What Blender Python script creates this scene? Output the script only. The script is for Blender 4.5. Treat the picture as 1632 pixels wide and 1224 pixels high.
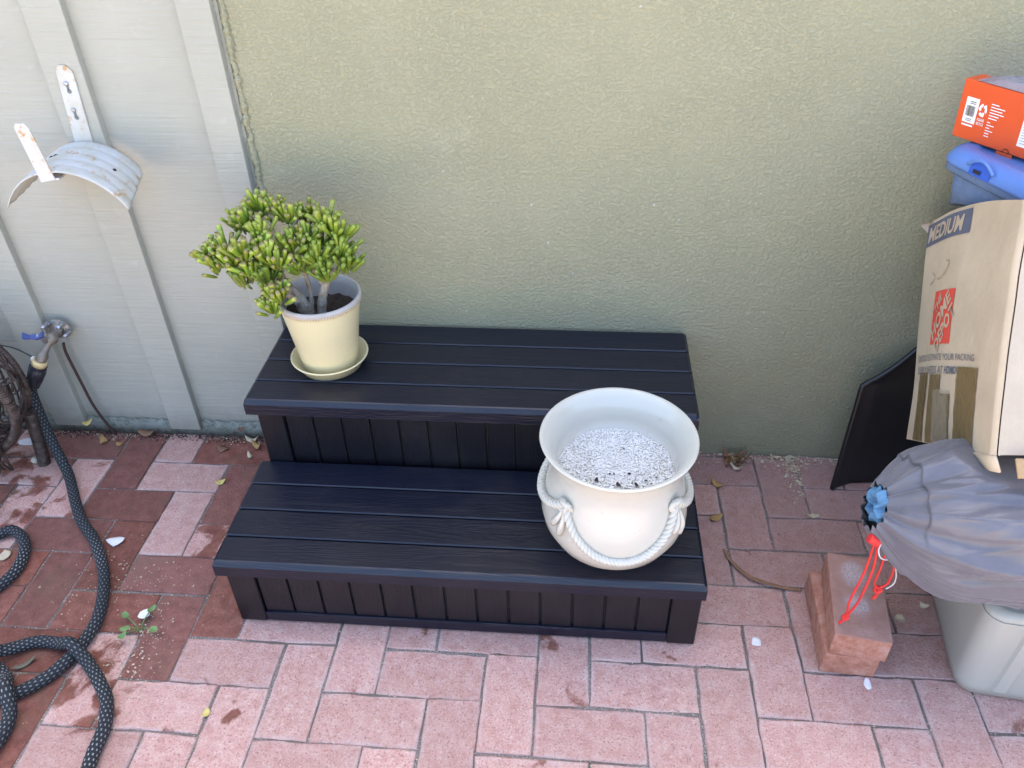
import bpy, bmesh, math, random
from mathutils import Vector, Matrix, noise as mnoise
random.seed(7)
R = math.radians
for o in list(bpy.data.objects): bpy.data.objects.remove(o)
scene = bpy.context.scene
COL = scene.collection

# ------------------------------------------------------------------ camera
cd = bpy.data.cameras.new('camera'); cam = bpy.data.objects.new('camera', cd); COL.objects.link(cam)
cd.sensor_fit = 'HORIZONTAL'; cd.sensor_width = 36; cd.lens = 28.22; cd.clip_start = .02; cd.clip_end = 300
r_, u_, b_, c_ = (0.996618, 0.079725, -0.019896), (-0.032181, 0.601491, 0.798231), (0.075606, -0.794892, 0.602022), (0.15281, -0.73583, 1.38454)
cam.matrix_world = Matrix(((r_[0], u_[0], b_[0], c_[0]), (r_[1], u_[1], b_[1], c_[1]), (r_[2], u_[2], b_[2], c_[2]), (0, 0, 0, 1)))
scene.camera = cam

# ------------------------------------------------------------------ light: open shade, the sun stands behind the house
SUN_EL = 66
w = bpy.data.worlds.new('World'); scene.world = w; w.use_nodes = True
wn = w.node_tree; bg = wn.nodes['Background']
sky = wn.nodes.new('ShaderNodeTexSky'); sky.sky_type = 'NISHITA'; sky.sun_disc = False
sky.sun_elevation = R(SUN_EL); sky.sun_rotation = 0.0; sky.dust_density = 3.4; sky.air_density = 1.0; sky.ozone_density = 1.0
wn.links.new(sky.outputs[0], bg.inputs[0]); bg.inputs[1].default_value = 0.15
sd = bpy.data.lights.new('sun', 'SUN'); sd.energy = 4.3; sd.angle = R(.53); sd.color = (1, .95, .87)
sun = bpy.data.objects.new('sun', sd); COL.objects.link(sun); sun.rotation_euler = (R(-(90 - SUN_EL)), 0, 0); sun.location = (0, 3, 6)
vs = scene.view_settings; vs.view_transform = 'Standard'; vs.look = 'None'; vs.gamma = 1; vs.exposure = 2.42
vs.use_curve_mapping = False

# ------------------------------------------------------------------ helpers
class MB:
    def __init__(s): s.v = []; s.f = []; s.uv = {}; s.sm = set()
    def face(s, idx, smooth=False, uv=None):
        s.f.append(tuple(idx))
        if smooth: s.sm.add(len(s.f) - 1)
        if uv: s.uv[len(s.f) - 1] = uv
    def add(s, verts, faces, smooth=False, uvs=None):
        b = len(s.v); s.v += [tuple(q) for q in verts]
        for i, f in enumerate(faces): s.face([b + k for k in f], smooth, uvs[i] if uvs else None)
    def quad(s, a, b, c, d): s.add([a, b, c, d], [(0, 1, 2, 3)])
    def box(s, x0, x1, y0, y1, z0, z1, M=None):
        V = [Vector(q) for q in ((x0, y0, z0), (x1, y0, z0), (x1, y1, z0), (x0, y1, z0), (x0, y0, z1), (x1, y0, z1), (x1, y1, z1), (x0, y1, z1))]
        if M: V = [M @ q for q in V]
        s.add(V, [(0, 3, 2, 1), (4, 5, 6, 7), (0, 1, 5, 4), (1, 2, 6, 5), (2, 3, 7, 6), (3, 0, 4, 7)])
    def tube(s, pts, rad, n=8, smooth=True, caps=True, ell=None):
        pts = [Vector(q) for q in pts]; N = len(pts)
        rr = rad if isinstance(rad, (list, tuple)) else [rad] * N
        b = len(s.v); up = None; L = 0; Ls = []
        for i, q in enumerate(pts):
            t = (pts[min(i + 1, N - 1)] - pts[max(i - 1, 0)])
            if t.length < 1e-9: t = Vector((0, 0, 1))
            t.normalize()
            if up is None:
                up = Vector((0, 0, 1)) if abs(t.z) < .9 else Vector((1, 0, 0))
            up = (up - t * up.dot(t)).normalized(); sd_ = t.cross(up)
            if i: L += (pts[i] - pts[i - 1]).length
            Ls.append(L)
            for k in range(n):
                a = 2 * math.pi * k / n
                s.v.append(tuple(q + (up * math.cos(a) + sd_ * math.sin(a)) * rr[i]))
        for i in range(N - 1):
            for k in range(n):
                k2 = (k + 1) % n
                s.face((b + i * n + k, b + i * n + k2, b + (i + 1) * n + k2, b + (i + 1) * n + k), smooth,
                       [(Ls[i], k / n), (Ls[i], (k + 1) / n), (Ls[i + 1], (k + 1) / n), (Ls[i + 1], k / n)])
        if caps:
            s.face([b + k for k in range(n)][::-1]); s.face([b + (N - 1) * n + k for k in range(n)])
    def lathe(s, prof, n=48, c=(0, 0, 0), smooth=True, M=None):
        b = len(s.v); prof = [(max(r, .0004), z) for r, z in prof]
        for (r, z) in prof:
            for k in range(n):
                a = 2 * math.pi * k / n; q = Vector((r * math.cos(a), r * math.sin(a), z))
                if M: q = M @ q
                s.v.append((q.x + c[0], q.y + c[1], q.z + c[2]))
        for i in range(len(prof) - 1):
            for k in range(n):
                k2 = (k + 1) % n
                s.face((b + i * n + k, b + i * n + k2, b + (i + 1) * n + k2, b + (i + 1) * n + k), smooth)
        if prof[0][0] < .02: s.face([b + k for k in range(n)][::-1])
        if prof[-1][0] < .02: s.face([b + (len(prof) - 1) * n + k for k in range(n)])
    def grid(s, fn, nu, nv, smooth=True, flip=False):
        b = len(s.v)
        for j in range(nv + 1):
            for i in range(nu + 1): s.v.append(tuple(fn(i / nu, j / nv)))
        for j in range(nv):
            for i in range(nu):
                q = [b + j * (nu + 1) + i, b + j * (nu + 1) + i + 1, b + (j + 1) * (nu + 1) + i + 1, b + (j + 1) * (nu + 1) + i]
                uv = [(i / nu, j / nv), ((i + 1) / nu, j / nv), ((i + 1) / nu, (j + 1) / nv), (i / nu, (j + 1) / nv)]
                if flip: q.reverse(); uv.reverse()
                s.face(q, smooth, uv)
    def mesh(s, name, bevel=0, seg=2):
        me = bpy.data.meshes.new(name); me.from_pydata(s.v, [], s.f); me.validate()
        if s.uv:
            ul = me.uv_layers.new(name='UVMap')
            for p in me.polygons:
                u = s.uv.get(p.index)
                if u:
                    for li, c in zip(p.loop_indices, u): ul.data[li].uv = c
        for p in me.polygons: p.use_smooth = p.index in s.sm
        if bevel:
            bm = bmesh.new(); bm.from_mesh(me)
            bmesh.ops.bevel(bm, geom=list(bm.edges), offset=bevel, segments=seg, affect='EDGES', profile=.6)
            bm.to_mesh(me); bm.free()
        me.update(); return me

def catmull(P, k=8):
    P = [Vector(q) for q in P]; out = []
    for i in range(len(P) - 1):
        p0 = P[max(i - 1, 0)]; p1 = P[i]; p2 = P[i + 1]; p3 = P[min(i + 2, len(P) - 1)]
        for j in range(k):
            t = j / k
            out.append(.5 * ((2 * p1) + (p2 - p0) * t + (2 * p0 - 5 * p1 + 4 * p2 - p3) * t * t + (3 * p1 - p0 - 3 * p2 + p3) * t ** 3))
    out.append(P[-1]); return out

def tag(o, label=None, cat=None, group=None, kind=None):
    if label: o['label'] = label
    if cat: o['category'] = cat
    if group: o['group'] = group
    if kind: o['kind'] = kind
    return o
LOC = {}
def thing(name, loc, label, cat, group=None):
    o = bpy.data.objects.new(name, None); COL.objects.link(o); o.location = loc; o.empty_display_size = .05
    LOC[o.name] = Vector(loc); tag(o, label, cat, group); return o
def obj(name, me, m, parent=None, loc=None, rot=None):
    """mesh in world coordinates (or at loc/rot), parented without moving"""
    if isinstance(me, MB): me = me.mesh(name)
    o = bpy.data.objects.new(name, me); COL.objects.link(o)
    if m is not None and not me.materials: me.materials.append(m)
    if loc is not None: o.location = loc
    if rot is not None: o.rotation_euler = rot
    if parent is not None:
        o.parent = parent; base = parent; off = Matrix.Identity(4)
        while base is not None:
            if base.name in LOC: off = Matrix.Translation(-LOC[base.name]); break
            base = base.parent
        o.matrix_parent_inverse = off if parent.name in LOC else Matrix.Identity(4)
    return o
def xform(o, M): o.matrix_basis = M

# ------------------------------------------------------------------ node helpers
class NT:
    def __init__(s, name):
        s.m = bpy.data.materials.new(name); s.m.use_nodes = True; s.t = s.m.node_tree
        s.b = s.t.nodes['Principled BSDF']
    def n(s, typ, props=None, **inp):
        nd = s.t.nodes.new('ShaderNode' + typ)
        for k, v in (props or {}).items(): setattr(nd, k, v)
        for k, v in inp.items(): s.set(nd, k, v)
        return nd
    def set(s, nd, k, v):
        key = int(k[1:]) if k[0] == 'i' and k[1:].isdigit() else k.replace('_', ' ')
        sock = nd.inputs[key]
        if hasattr(v, 'is_output') or isinstance(v, bpy.types.NodeSocket): s.t.links.new(v, sock)
        else: sock.default_value = v
    def p(s, **kw):
        for k, v in kw.items(): s.set(s.b, k, v)
        return s
    def math(s, op, a, b=0.0, c=None, clamp=False):
        nd = s.n('Math', {'operation': op, 'use_clamp': clamp}, i0=a, i1=b)
        if c is not None: s.set(nd, 'i2', c)
        return nd.outputs[0]
    def mix(s, f, a, b, typ='MIX'):
        nd = s.n('Mix', {'data_type': 'RGBA', 'blend_type': typ})
        s.set(nd, 'i0', f); s.set(nd, 'i6', a); s.set(nd, 'i7', b); return nd.outputs[2]
    def ramp(s, f, stops):
        nd = s.n('ValToRGB'); s.set(nd, 'i0', f); el = nd.color_ramp.elements
        while len(el) < len(stops): el.new(.5)
        for e, (pos, c) in zip(el, stops): e.position = pos; e.color = c if len(c) == 4 else (*c, 1)
        return nd.outputs[0]
    def step(s, f, lo, hi):
        nd = s.n('MapRange', {'interpolation_type': 'SMOOTHSTEP', 'clamp': True}, i0=f, i1=lo, i2=hi); return nd.outputs[0]
    def noise(s, scale, detail=4, rough=.55, vec=None, dist=0.0):
        nd = s.n('TexNoise', Scale=scale, Detail=detail, Roughness=rough, Distortion=dist)
        if vec is not None: s.set(nd, 'Vector', vec)
        return nd.outputs[0]
    def pos(s): return s.n('NewGeometry').outputs[0]
    def tc(s, k): return s.n('TexCoord').outputs[k]
    def scaled(s, vec, sc, off=(0, 0, 0)):
        nd = s.n('Mapping', Vector=vec, Scale=sc, Location=off); return nd.outputs[0]
    def bump(s, h, strength=.3, dist=.01, nrm=None):
        nd = s.n('Bump', Height=h, Strength=strength, Distance=dist)
        if nrm is not None: s.set(nd, 'Normal', nrm)
        return nd.outputs[0]
def C4(c): return (*c, 1) if len(c) == 3 else c

def m_simple(name, col, rough=.5, var=.12, scale=40, bump=.1, spec=.5, dark=None, metal=0, **kw):
    s = NT(name); P = s.pos()
    n1 = s.noise(scale, 5, .6, P); n2 = s.noise(scale * .17, 3, .5, P)
    c = s.mix(s.math('MULTIPLY', n1, var * 3, clamp=True), C4([x * (1 + var) for x in col]), C4(dark or [x * (1 - 2.2 * var) for x in col]))
    c = s.mix(s.step(n2, .35, .75), c, C4([x * (1 - var) for x in col]))
    s.p(Base_Color=c, Roughness=s.math('ADD', s.math('MULTIPLY', n2, .25), rough - .12), Metallic=metal)
    s.b.inputs['Specular IOR Level'].default_value = spec
    if bump: s.p(Normal=s.bump(n1, bump, .004))
    for k, v in kw.items(): s.b.inputs[k.replace('_', ' ')].default_value = v
    return s.m

def m_brick():
    s = NT('paver'); P = s.pos(); oi = s.n('ObjectInfo'); sep = s.n('SeparateColor'); s.set(sep, 'i0', oi.outputs['Color'])
    wet, mauve, bright = sep.outputs[0], sep.outputs[1], sep.outputs[2]
    n1 = s.noise(38, 6, .62, P); n2 = s.noise(190, 5, .75, P); n3 = s.noise(11, 4, .6, P, .3); n4 = s.noise(250, 3, .7, P)
    dry = s.ramp(n1, [(.28, (.48, .255, .205)), (.47, (.56, .32, .268)), (.68, (.62, .395, .335))])
    dry = s.mix(s.math('MULTIPLY', s.step(n2, .53, .64), .6), dry, C4((.70, .56, .52)))
    dry = s.mix(s.math('MULTIPLY', s.step(n4, .56, .63), .75), dry, C4((.27, .135, .11)))
    # efflorescence: pale haze in patches and along the arrises
    g = s.n('SeparateXYZ'); s.set(g, 'i0', s.tc('Generated'))
    ex = s.math('MULTIPLY', s.math('SUBTRACT', .5, s.math('ABSOLUTE', s.math('SUBTRACT', g.outputs[0], .5))), .2)
    ey = s.math('MULTIPLY', s.math('SUBTRACT', .5, s.math('ABSOLUTE', s.math('SUBTRACT', g.outputs[1], .5))), .1)
    ed = s.math('MINIMUM', ex, ey)
    edge = s.math('SUBTRACT', 1.0, s.step(s.math('ADD', ed, s.math('MULTIPLY', n1, -.008)), .0, .007))
    dry = s.mix(s.math('MULTIPLY', s.math('MULTIPLY', edge, s.step(n3, .35, .6)), .34), dry, C4((.60, .50, .48)))
    dry = s.mix(s.math('MULTIPLY', s.step(n3, .52, .75), .18), dry, C4((.60, .46, .44)))
    wetc = s.ramp(n1, [(.3, (.15, .042, .025)), (.5, (.24, .078, .05)), (.72, (.31, .125, .092))])
    wetc = s.mix(s.math('MULTIPLY', s.step(n2, .54, .7), .45), wetc, C4((.36, .20, .16)))
    wetc = s.mix(s.math('MULTIPLY', s.step(n4, .55, .68), .6), wetc, C4((.075, .028, .02)))
    wetc = s.mix(s.math('MULTIPLY', s.step(n3, .45, .7), .6), wetc, C4((.19, .095, .055)))
    n5 = s.noise(13, 5, .55, P, .5)
    mask = s.math('MULTIPLY', s.math('ADD', s.math('ADD', n5, wet), -.745), 16, clamp=True)
    c = s.mix(mask, dry, wetc)
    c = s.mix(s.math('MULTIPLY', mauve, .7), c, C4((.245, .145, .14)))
    vn = s.n('HueSaturation'); s.set(vn, 'Color', c); s.set(vn, 'Value', s.math('ADD', s.math('MULTIPLY', bright, .6), .7))
    s.p(Base_Color=vn.outputs[0], Roughness=s.math('SUBTRACT', .9, s.math('MULTIPLY', mask, .22)))
    s.b.inputs['Specular IOR Level'].default_value = .35
    h = s.math('ADD', s.math('MULTIPLY', n2, .6), s.math('ADD', s.math('MULTIPLY', n4, .5), s.math('MULTIPLY', n1, .8)))
    s.p(Normal=s.bump(h, 1.0, .005)); return s.m

def m_sand():
    s = NT('joint_sand'); P = s.pos(); n1 = s.noise(330, 4, .7, P); n2 = s.noise(7, 3, .5, P)
    c = s.ramp(n1, [(.3, (.055, .045, .04)), (.5, (.20, .165, .145)), (.7, (.46, .40, .36))])
    c = s.mix(s.math('MULTIPLY', s.step(n2, .45, .65), .7), c, C4((.11, .088, .072)))
    s.p(Base_Color=c, Roughness=.95, Normal=s.bump(n1, .8, .004)); return s.m

def m_stucco():
    s = NT('green_stucco'); P = s.pos()
    Q = s.scaled(P, (.78, 1, 1.1)); n5 = s.noise(5, 3, .5, P)
    n1 = s.noise(155, 4, .6, Q, .15); n2 = s.noise(300, 3, .6, P); n3 = s.noise(2.2, 3, .5, P); n4 = s.noise(9, 4, .6, P)
    v = s.n('TexVoronoi', {'feature': 'SMOOTH_F1'}, Scale=120, Vector=Q); s.set(v, 'Smoothness', .5)
    pit = s.step(n1, .39, .57)
    h = s.math('ADD', s.math('MULTIPLY', pit, s.math('ADD', .7, s.math('MULTIPLY', s.step(n5, .35, .65), .5))), s.math('ADD', s.math('MULTIPLY', n2, .35), s.math('MULTIPLY', v.outputs[0], -.6)))
    c = s.mix(s.step(n3, .35, .65), C4((.300, .289, .188)), C4((.322, .306, .200)))
    c = s.mix(s.math('MULTIPLY', s.step(n4, .55, .8), .25), c, C4((.39, .385, .29)))
    sp = s.noise(80, 2, .5, P); c = s.mix(s.math('MULTIPLY', s.step(sp, .755, .785), .7), c, C4((.5, .5, .45)))
    s.p(Base_Color=c, Roughness=.62, Normal=s.bump(h, .52, .0038)); s.b.inputs['Specular IOR Level'].default_value = .45
    return s.m

def m_siding():
    s = NT('grey_painted_siding'); P = s.pos()
    g = s.noise(1, 5, .6, s.scaled(P, (7, 7, 190)), .4); g2 = s.noise(1, 3, .6, s.scaled(P, (2, 2, 45))); n3 = s.noise(4, 4, .6, P); n4 = s.noise(30, 5, .6, P)
    c = s.mix(s.step(n3, .3, .7), C4((.335, .332, .282)), C4((.365, .358, .308)))
    c = s.mix(s.math('MULTIPLY', s.step(g, .62, .8), .25), c, C4((.25, .26, .24)))
    c = s.mix(s.math('MULTIPLY', s.step(n4, .60, .75), .3), c, C4((.45, .45, .43)))
    # splash dirt along the foot of the boards
    zz = s.n('SeparateXYZ'); s.set(zz, 'i0', P)
    d = s.math('SUBTRACT', 1.0, s.step(s.math('ADD', zz.outputs[2], s.math('MULTIPLY', n4, -.09)), -.03, .06))
    c = s.mix(s.math('MULTIPLY', d, .55), c, C4((.17, .165, .13)))
    s.p(Base_Color=c, Roughness=.55, Normal=s.bump(s.math('ADD', g, s.math('MULTIPLY', g2, .6)), .42, .0042)); return s.m

def m_foundation():
    s = NT('painted_concrete'); P = s.pos(); n1 = s.noise(60, 6, .7, P); n2 = s.noise(14, 4, .6, P)
    c = s.ramp(n1, [(.3, (.10, .105, .085)), (.5, (.26, .28, .24)), (.7, (.36, .38, .35))])
    zz = s.n('SeparateXYZ'); s.set(zz, 'i0', P)
    d = s.math('SUBTRACT', 1.0, s.step(s.math('ADD', zz.outputs[2], s.math('MULTIPLY', n1, -.05)), -.025, .008))
    c = s.mix(d, c, C4((.05, .04, .03))); s.p(Base_Color=c, Roughness=.9, Normal=s.bump(n1, .9, .012)); return s.m

def m_black(grain_axis=0, top=True):
    s = NT('black_woodgrain_resin'); P = s.pos(); oi = s.n('ObjectInfo')
    off = s.n('VectorMath', {'operation': 'SCALE'}); s.set(off, 'i0', (37.0, 11.0, 5.0)); s.t.links.new(oi.outputs['Random'], off.inputs['Scale'])
    ad = s.n('VectorMath', {'operation': 'ADD'}, i0=P, i1=off.outputs[0])
    sc = (2.4, 30, 30) if grain_axis == 0 else (30, 30, 2.4)
    base = s.noise(1, 2, .5, s.scaled(ad.outputs[0], sc), .5)
    rings = s.math('FRACT', s.math('MULTIPLY', base, 15.0))
    h = s.math('ABSOLUTE', s.math('SUBTRACT', rings, .5))
    fine = s.noise(1, 3, .6, s.scaled(P, (30, 600, 600) if grain_axis == 0 else (600, 600, 30)))
    n2 = s.noise(7, 4, .6, P)
    c = s.mix(s.step(n2, .4, .75), C4((.0036, .0052, .0150)), C4((.0050, .0064, .0160))) if grain_axis == 0 else s.mix(s.step(n2, .4, .75), C4((.0042, .0042, .0075)), C4((.0056, .0056, .0090)))  # treads and rail: blue sky reflection put into the base colour
    sm = s.noise(3.5, 5, .65, P); c = s.mix(s.math('MULTIPLY', s.step(sm, .5, .75), .10), c, C4((.06, .055, .05))); dust = s.noise(420, 2, .5, P); c = s.mix(s.math('MULTIPLY', s.step(dust, .71, .78), .22), c, C4((.10, .09, .08)))
    hh = s.math('ADD', s.math('MULTIPLY', h, 1.2), s.math('MULTIPLY', fine, .35))
    s.p(Base_Color=c, Roughness=s.math('ADD', s.math('MULTIPLY', n2, .12), .28), Normal=s.bump(hh, .27, .0015))
    s.b.inputs['Specular IOR Level'].default_value = .5; return s.m

def m_glaze(name, col, dirt, rough=.2, coat=.3):
    s = NT(name); P = s.pos(); n1 = s.noise(9, 4, .6, P); n2 = s.noise(55, 5, .6, P); n3 = s.noise(150, 3, .6, P)
    c = s.mix(s.math('MULTIPLY', s.step(n1, .42, .7), .5), C4(col), C4([x * .93 for x in col]))
    c = s.mix(s.math('MULTIPLY', s.step(n2, .63, .72), .35), c, C4(dirt))
    c = s.mix(s.math('MULTIPLY', s.step(n3, .72, .75), .7), c, C4([x * .5 for x in dirt]))
    s.p(Base_Color=c, Roughness=s.math('ADD', s.math('MULTIPLY', n1, .25), rough - .1), Normal=s.bump(s.math('ADD', n1, s.math('MULTIPLY', n2, .25)), .12, .006))
    s.b.inputs['Coat Weight'].default_value = coat; s.b.inputs['Coat Roughness'].default_value = .08; return s.m

def m_leaf():
    s = NT('succulent_leaf'); g = s.n('SeparateXYZ'); s.set(g, 'i0', s.tc('Generated')); oi = s.n('ObjectInfo')
    n = s.noise(90, 3, .6, s.pos())
    t = s.math('ADD', g.outputs[2], s.math('MULTIPLY', s.math('SUBTRACT', n, .5), .06))
    c = s.ramp(t, [(.0, (.20, .22, .055)), (.3, (.105, .18, .018)), (.8, (.20, .285, .03)), (.95, (.30, .35, .06)), (1.0, (.25, .17, .09))])
    hs = s.n('HueSaturation'); s.set(hs, 'Color', c)
    s.set(hs, 'Hue', s.math('ADD', s.math('MULTIPLY', oi.outputs['Random'], .035), .470)); s.set(hs, 'Value', s.math('ADD', s.math('MULTIPLY', oi.outputs['Random'], .55), .78))
    s.p(Base_Color=hs.outputs[0], Roughness=.34, Normal=s.bump(n, .15, .002))
    s.b.inputs['Subsurface Weight'].default_value = .18; s.b.inputs['Subsurface Radius'].default_value = (.004, .006, .001); s.b.inputs['Subsurface Scale'].default_value = 1.0
    return s.m

def m_bark():
    s = NT('succulent_bark'); P = s.pos(); n = s.noise(60, 5, .65, P); r = s.noise(1, 3, .6, s.scaled(P, (60, 60, 260)))
    c = s.ramp(n, [(.3, (.16, .10, .07)), (.5, (.30, .25, .20)), (.7, (.40, .37, .33))])
    c = s.mix(s.math('MULTIPLY', s.step(r, .55, .7), .5), c, C4((.11, .075, .055)))
    s.p(Base_Color=c, Roughness=.8, Normal=s.bump(s.math('ADD', n, r), .6, .004)); return s.m

def m_hose():
    s = NT('braided_hose'); uv = s.n('UVMap').outputs[0]; g = s.n('SeparateXYZ'); s.set(g, 'i0', uv)
    U = s.math('MULTIPLY', g.outputs[0], 1 / .0092); V = s.math('MULTIPLY', g.outputs[1], 10.0)
    row = s.math('FLOOR', U); V2 = s.math('ADD', V, s.math('MULTIPLY', s.math('MODULO', row, 2.0), .5))
    a = s.math('ABSOLUTE', s.math('SUBTRACT', s.math('FRACT', U), .5)); b = s.math('ABSOLUTE', s.math('SUBTRACT', s.math('FRACT', V2), .5))
    dot = s.math('MULTIPLY', s.math('LESS_THAN', a, .22), s.math('LESS_THAN', b, .16))
    wv = s.noise(900, 2, .5, s.pos())
    fine = s.math('ABSOLUTE', s.math('SINE', s.math('MULTIPLY', s.math('ADD', U, V2), 9.4)))
    base = s.mix(fine, C4((.004, .005, .008)), C4((.011, .013, .018)))
    n2 = s.noise(5, 2, .5, s.pos())
    dc = s.mix(s.step(n2, .4, .65), C4((.13, .145, .15)), C4((.34, .35, .35)))
    c = s.mix(dot, base, dc)
    h = s.math('ADD', s.math('MULTIPLY', dot, .6), s.math('ADD', s.math('MULTIPLY', fine, .5), s.math('MULTIPLY', wv, .6)))
    s.p(Base_Color=c, Roughness=.75, Normal=s.bump(h, .5, .0015)); return s.m

def m_cardboard(name, col):
    s = NT(name); P = s.pos(); n1 = s.noise(8, 4, .6, P); n2 = s.noise(160, 4, .6, P); fl = s.noise(1, 2, .5, s.scaled(P, (150, 20, 20)))
    c = s.mix(s.step(n1, .35, .7), C4(col), C4([x * .86 for x in col])); c = s.mix(s.math('MULTIPLY', n2, .22), c, C4([x * .68 for x in col]))
    s.p(Base_Color=c, Roughness=.85, Normal=s.bump(s.math('ADD', s.math('MULTIPLY', n1, 2.0), s.math('ADD', s.math('MULTIPLY', n2, .12), s.math('MULTIPLY', fl, .15))), .25, .012)); return s.m

def m_rustwhite():
    s = NT('rusted_white_paint'); P = s.pos(); n1 = s.noise(45, 6, .7, P); n2 = s.noise(14, 4, .6, P); n3 = s.noise(220, 3, .6, P)
    c = s.mix(s.step(n2, .40, .7), C4((.52, .52, .50)), C4((.46, .43, .36)))
    c = s.mix(s.step(n1, .55, .68), c, C4((.42, .24, .09))); c = s.mix(s.step(n1, .70, .76), c, C4((.12, .05, .02)))
    c = s.mix(s.math('MULTIPLY', s.step(n3, .66, .72), .5), c, C4((.3, .27, .22)))
    s.p(Base_Color=c, Roughness=.55, Normal=s.bump(s.math('ADD', n1, n3), .2, .002)); return s.m

def m_wicker():
    s = NT('brown_wicker'); P = s.pos(); n = s.noise(60, 4, .6, P); r = s.noise(1, 2, .5, s.scaled(P, (160, 160, 160)))
    c = s.ramp(n, [(.3, (.018, .011, .009)), (.55, (.06, .038, .030)), (.75, (.13, .095, .08))])
    s.p(Base_Color=c, Roughness=.5, Normal=s.bump(r, .4, .002)); return s.m

def m_nylon():
    s = NT('grey_nylon'); P = s.pos(); n1 = s.noise(14, 4, .55, P, .4); n2 = s.noise(1, 3, .6, s.scaled(P, (8, 40, 40)), .6)
    c = s.mix(s.step(n1, .35, .7), C4((.098, .094, .112)), C4((.128, .122, .142)))
    s.p(Base_Color=c, Roughness=.42, Normal=s.bump(s.math('ADD', n1, s.math('MULTIPLY', n2, .8)), .22, .010))
    s.b.inputs['Sheen Weight'].default_value = .25; s.b.inputs['Specular IOR Level'].default_value = .55; return s.m

def m_clear(name, col, alpha):
    s = NT(name); n = s.noise(60, 4, .6, s.pos())
    s.p(Base_Color=C4(col), Roughness=.22, Alpha=s.math('ADD', s.math('MULTIPLY', n, .25), alpha - .12), Normal=s.bump(n, .5, .006)); return s.m

MAT = dict(
    brick=m_brick(), sand=m_sand(), stucco=m_stucco(), siding=m_siding(), found=m_foundation(),
    black=m_black(0), blackv=m_black(2), gap=m_simple('black_resin_plain', (.012, .012, .013), .5, .1, 60, .1),
    white=m_glaze('white_glaze', (.525, .498, .425), (.36, .29, .22)), cream=m_glaze('cream_glaze', (.66, .585, .36), (.40, .30, .16), .32, .25),
    rim=m_simple('lilac_grey_rim', (.42, .395, .375), .5, .15, 90, .1), soil=m_simple('potting_soil', (.05, .034, .025), .95, .3, 160, .9),
    gravel=m_simple('white_gravel', (.74, .72, .68), .55, .05, 300, .05), dark=m_simple('dark_debris', (.035, .025, .02), .8, .3, 200, .4),
    leaf=m_leaf(), bark=m_bark(), rust=m_rustwhite(), steel=m_simple('galvanised_steel', (.42, .42, .43), .38, .15, 120, .1, metal=.9),
    brass=m_simple('aged_brass', (.24, .205, .17), .5, .25, 120, .2, metal=.5), bluep=m_simple('blue_paint', (.05, .08, .24), .4, .2, 90, .1),
    yring=m_simple('yellowed_plastic', (.62, .48, .24), .5, .12, 80, .1), fit=m_simple('black_rubber', (.02, .021, .028), .42, .15, 80, .15),
    hose=m_hose(), wicker=m_wicker(), wire=m_simple('brown_cable', (.055, .028, .026), .5, .2, 100, .1),
    dkwire=m_simple('dark_green_wire', (.02, .03, .025), .5, .1, 100, .1), whitepl=m_simple('white_plastic', (.75, .76, .76), .4, .06, 90, .05),
    card=m_cardboard('brown_cardboard', (.60, .475, .33)), card2=m_cardboard('pale_cardboard', (.47, .385, .295)), cardin=m_cardboard('raw_cardboard', (.50, .32, .17)),
    navy=m_simple('navy_print', (.115, .125, .17), .7, .15, 60, 0), red=m_simple('red_orange_print', (.70, .075, .045), .7, .12, 60, 0),
    ink=m_simple('faded_blue_ink', (.13, .14, .18), .75, .25, 60, 0), tan=m_simple('tan_print', (.50, .39, .27), .8, .08, 60, 0),
    tape=m_clear('brown_packing_tape', (.22, .145, .06), .86), ctape=m_clear('clear_packing_tape', (.55, .47, .36), .34),
    orange=m_simple('orange_card', (.68, .088, .018), .5, .05, 30, .05), oflap=m_simple('orange_card_dull', (.55, .08, .02), .55, .05, 30, .05), wprint=m_simple('white_print', (.80, .79, .77), .6, .05, 60, 0),
    bprint=m_simple('black_print', (.012, .012, .014), .6, .1, 60, 0), bag=m_clear('grey_plastic_bag', (.32, .30, .33), .72),
    bluelid=m_simple('blue_lid_plastic', (.11, .215, .52), .38, .06, 25, .04, Subsurface_Weight=0.0), bluebin=m_clear('translucent_blue_bin', (.13, .19, .32), .93),
    tote=m_simple('taupe_tote_plastic', (.42, .41, .36), .45, .07, 20, .05), blackpl=m_simple('black_plastic', (.010, .010, .012), .35, .1, 30, .06),
    nylon=m_nylon(), bluefab=m_simple('light_blue_fabric', (.08, .19, .32), .8, .15, 120, .3), blackfab=m_simple('black_fabric', (.015, .015, .017), .8, .15, 120, .3),
    redcord=m_simple('red_cord', (.72, .035, .03), .6, .12, 400, .4), string=m_simple('white_string', (.62, .60, .58), .7, .2, 500, .4),
    petal=m_simple('white_petal', (.74, .72, .74), .6, .06, 90, .2), tanleaf=m_simple('tan_dry_leaf', (.42, .25, .09), .7, .25, 120, .4),
    brownleaf=m_simple('brown_dry_leaf', (.22, .115, .065), .75, .25, 120, .4), paleleaf=m_simple('pale_dry_leaf', (.56, .47, .33), .75, .2, 120, .4),
    yleaf=m_simple('yellow_leaf', (.62, .50, .16), .6, .2, 120, .3), greyleaf=m_simple('grey_green_leaf', (.16, .15, .10), .75, .25, 120, .4),
    weed=m_simple('weed_leaf', (.13, .23, .07), .5, .2, 120, .3), crumb=m_simple('pale_crumbs', (.55, .45, .32), .8, .25, 300, .3), stone=m_simple('pale_pebble', (.50, .43, .36), .7, .1, 90, .1),
    strip=m_simple('dry_brown_blade', (.27, .14, .08), .65, .2, 120, .3))

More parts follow.
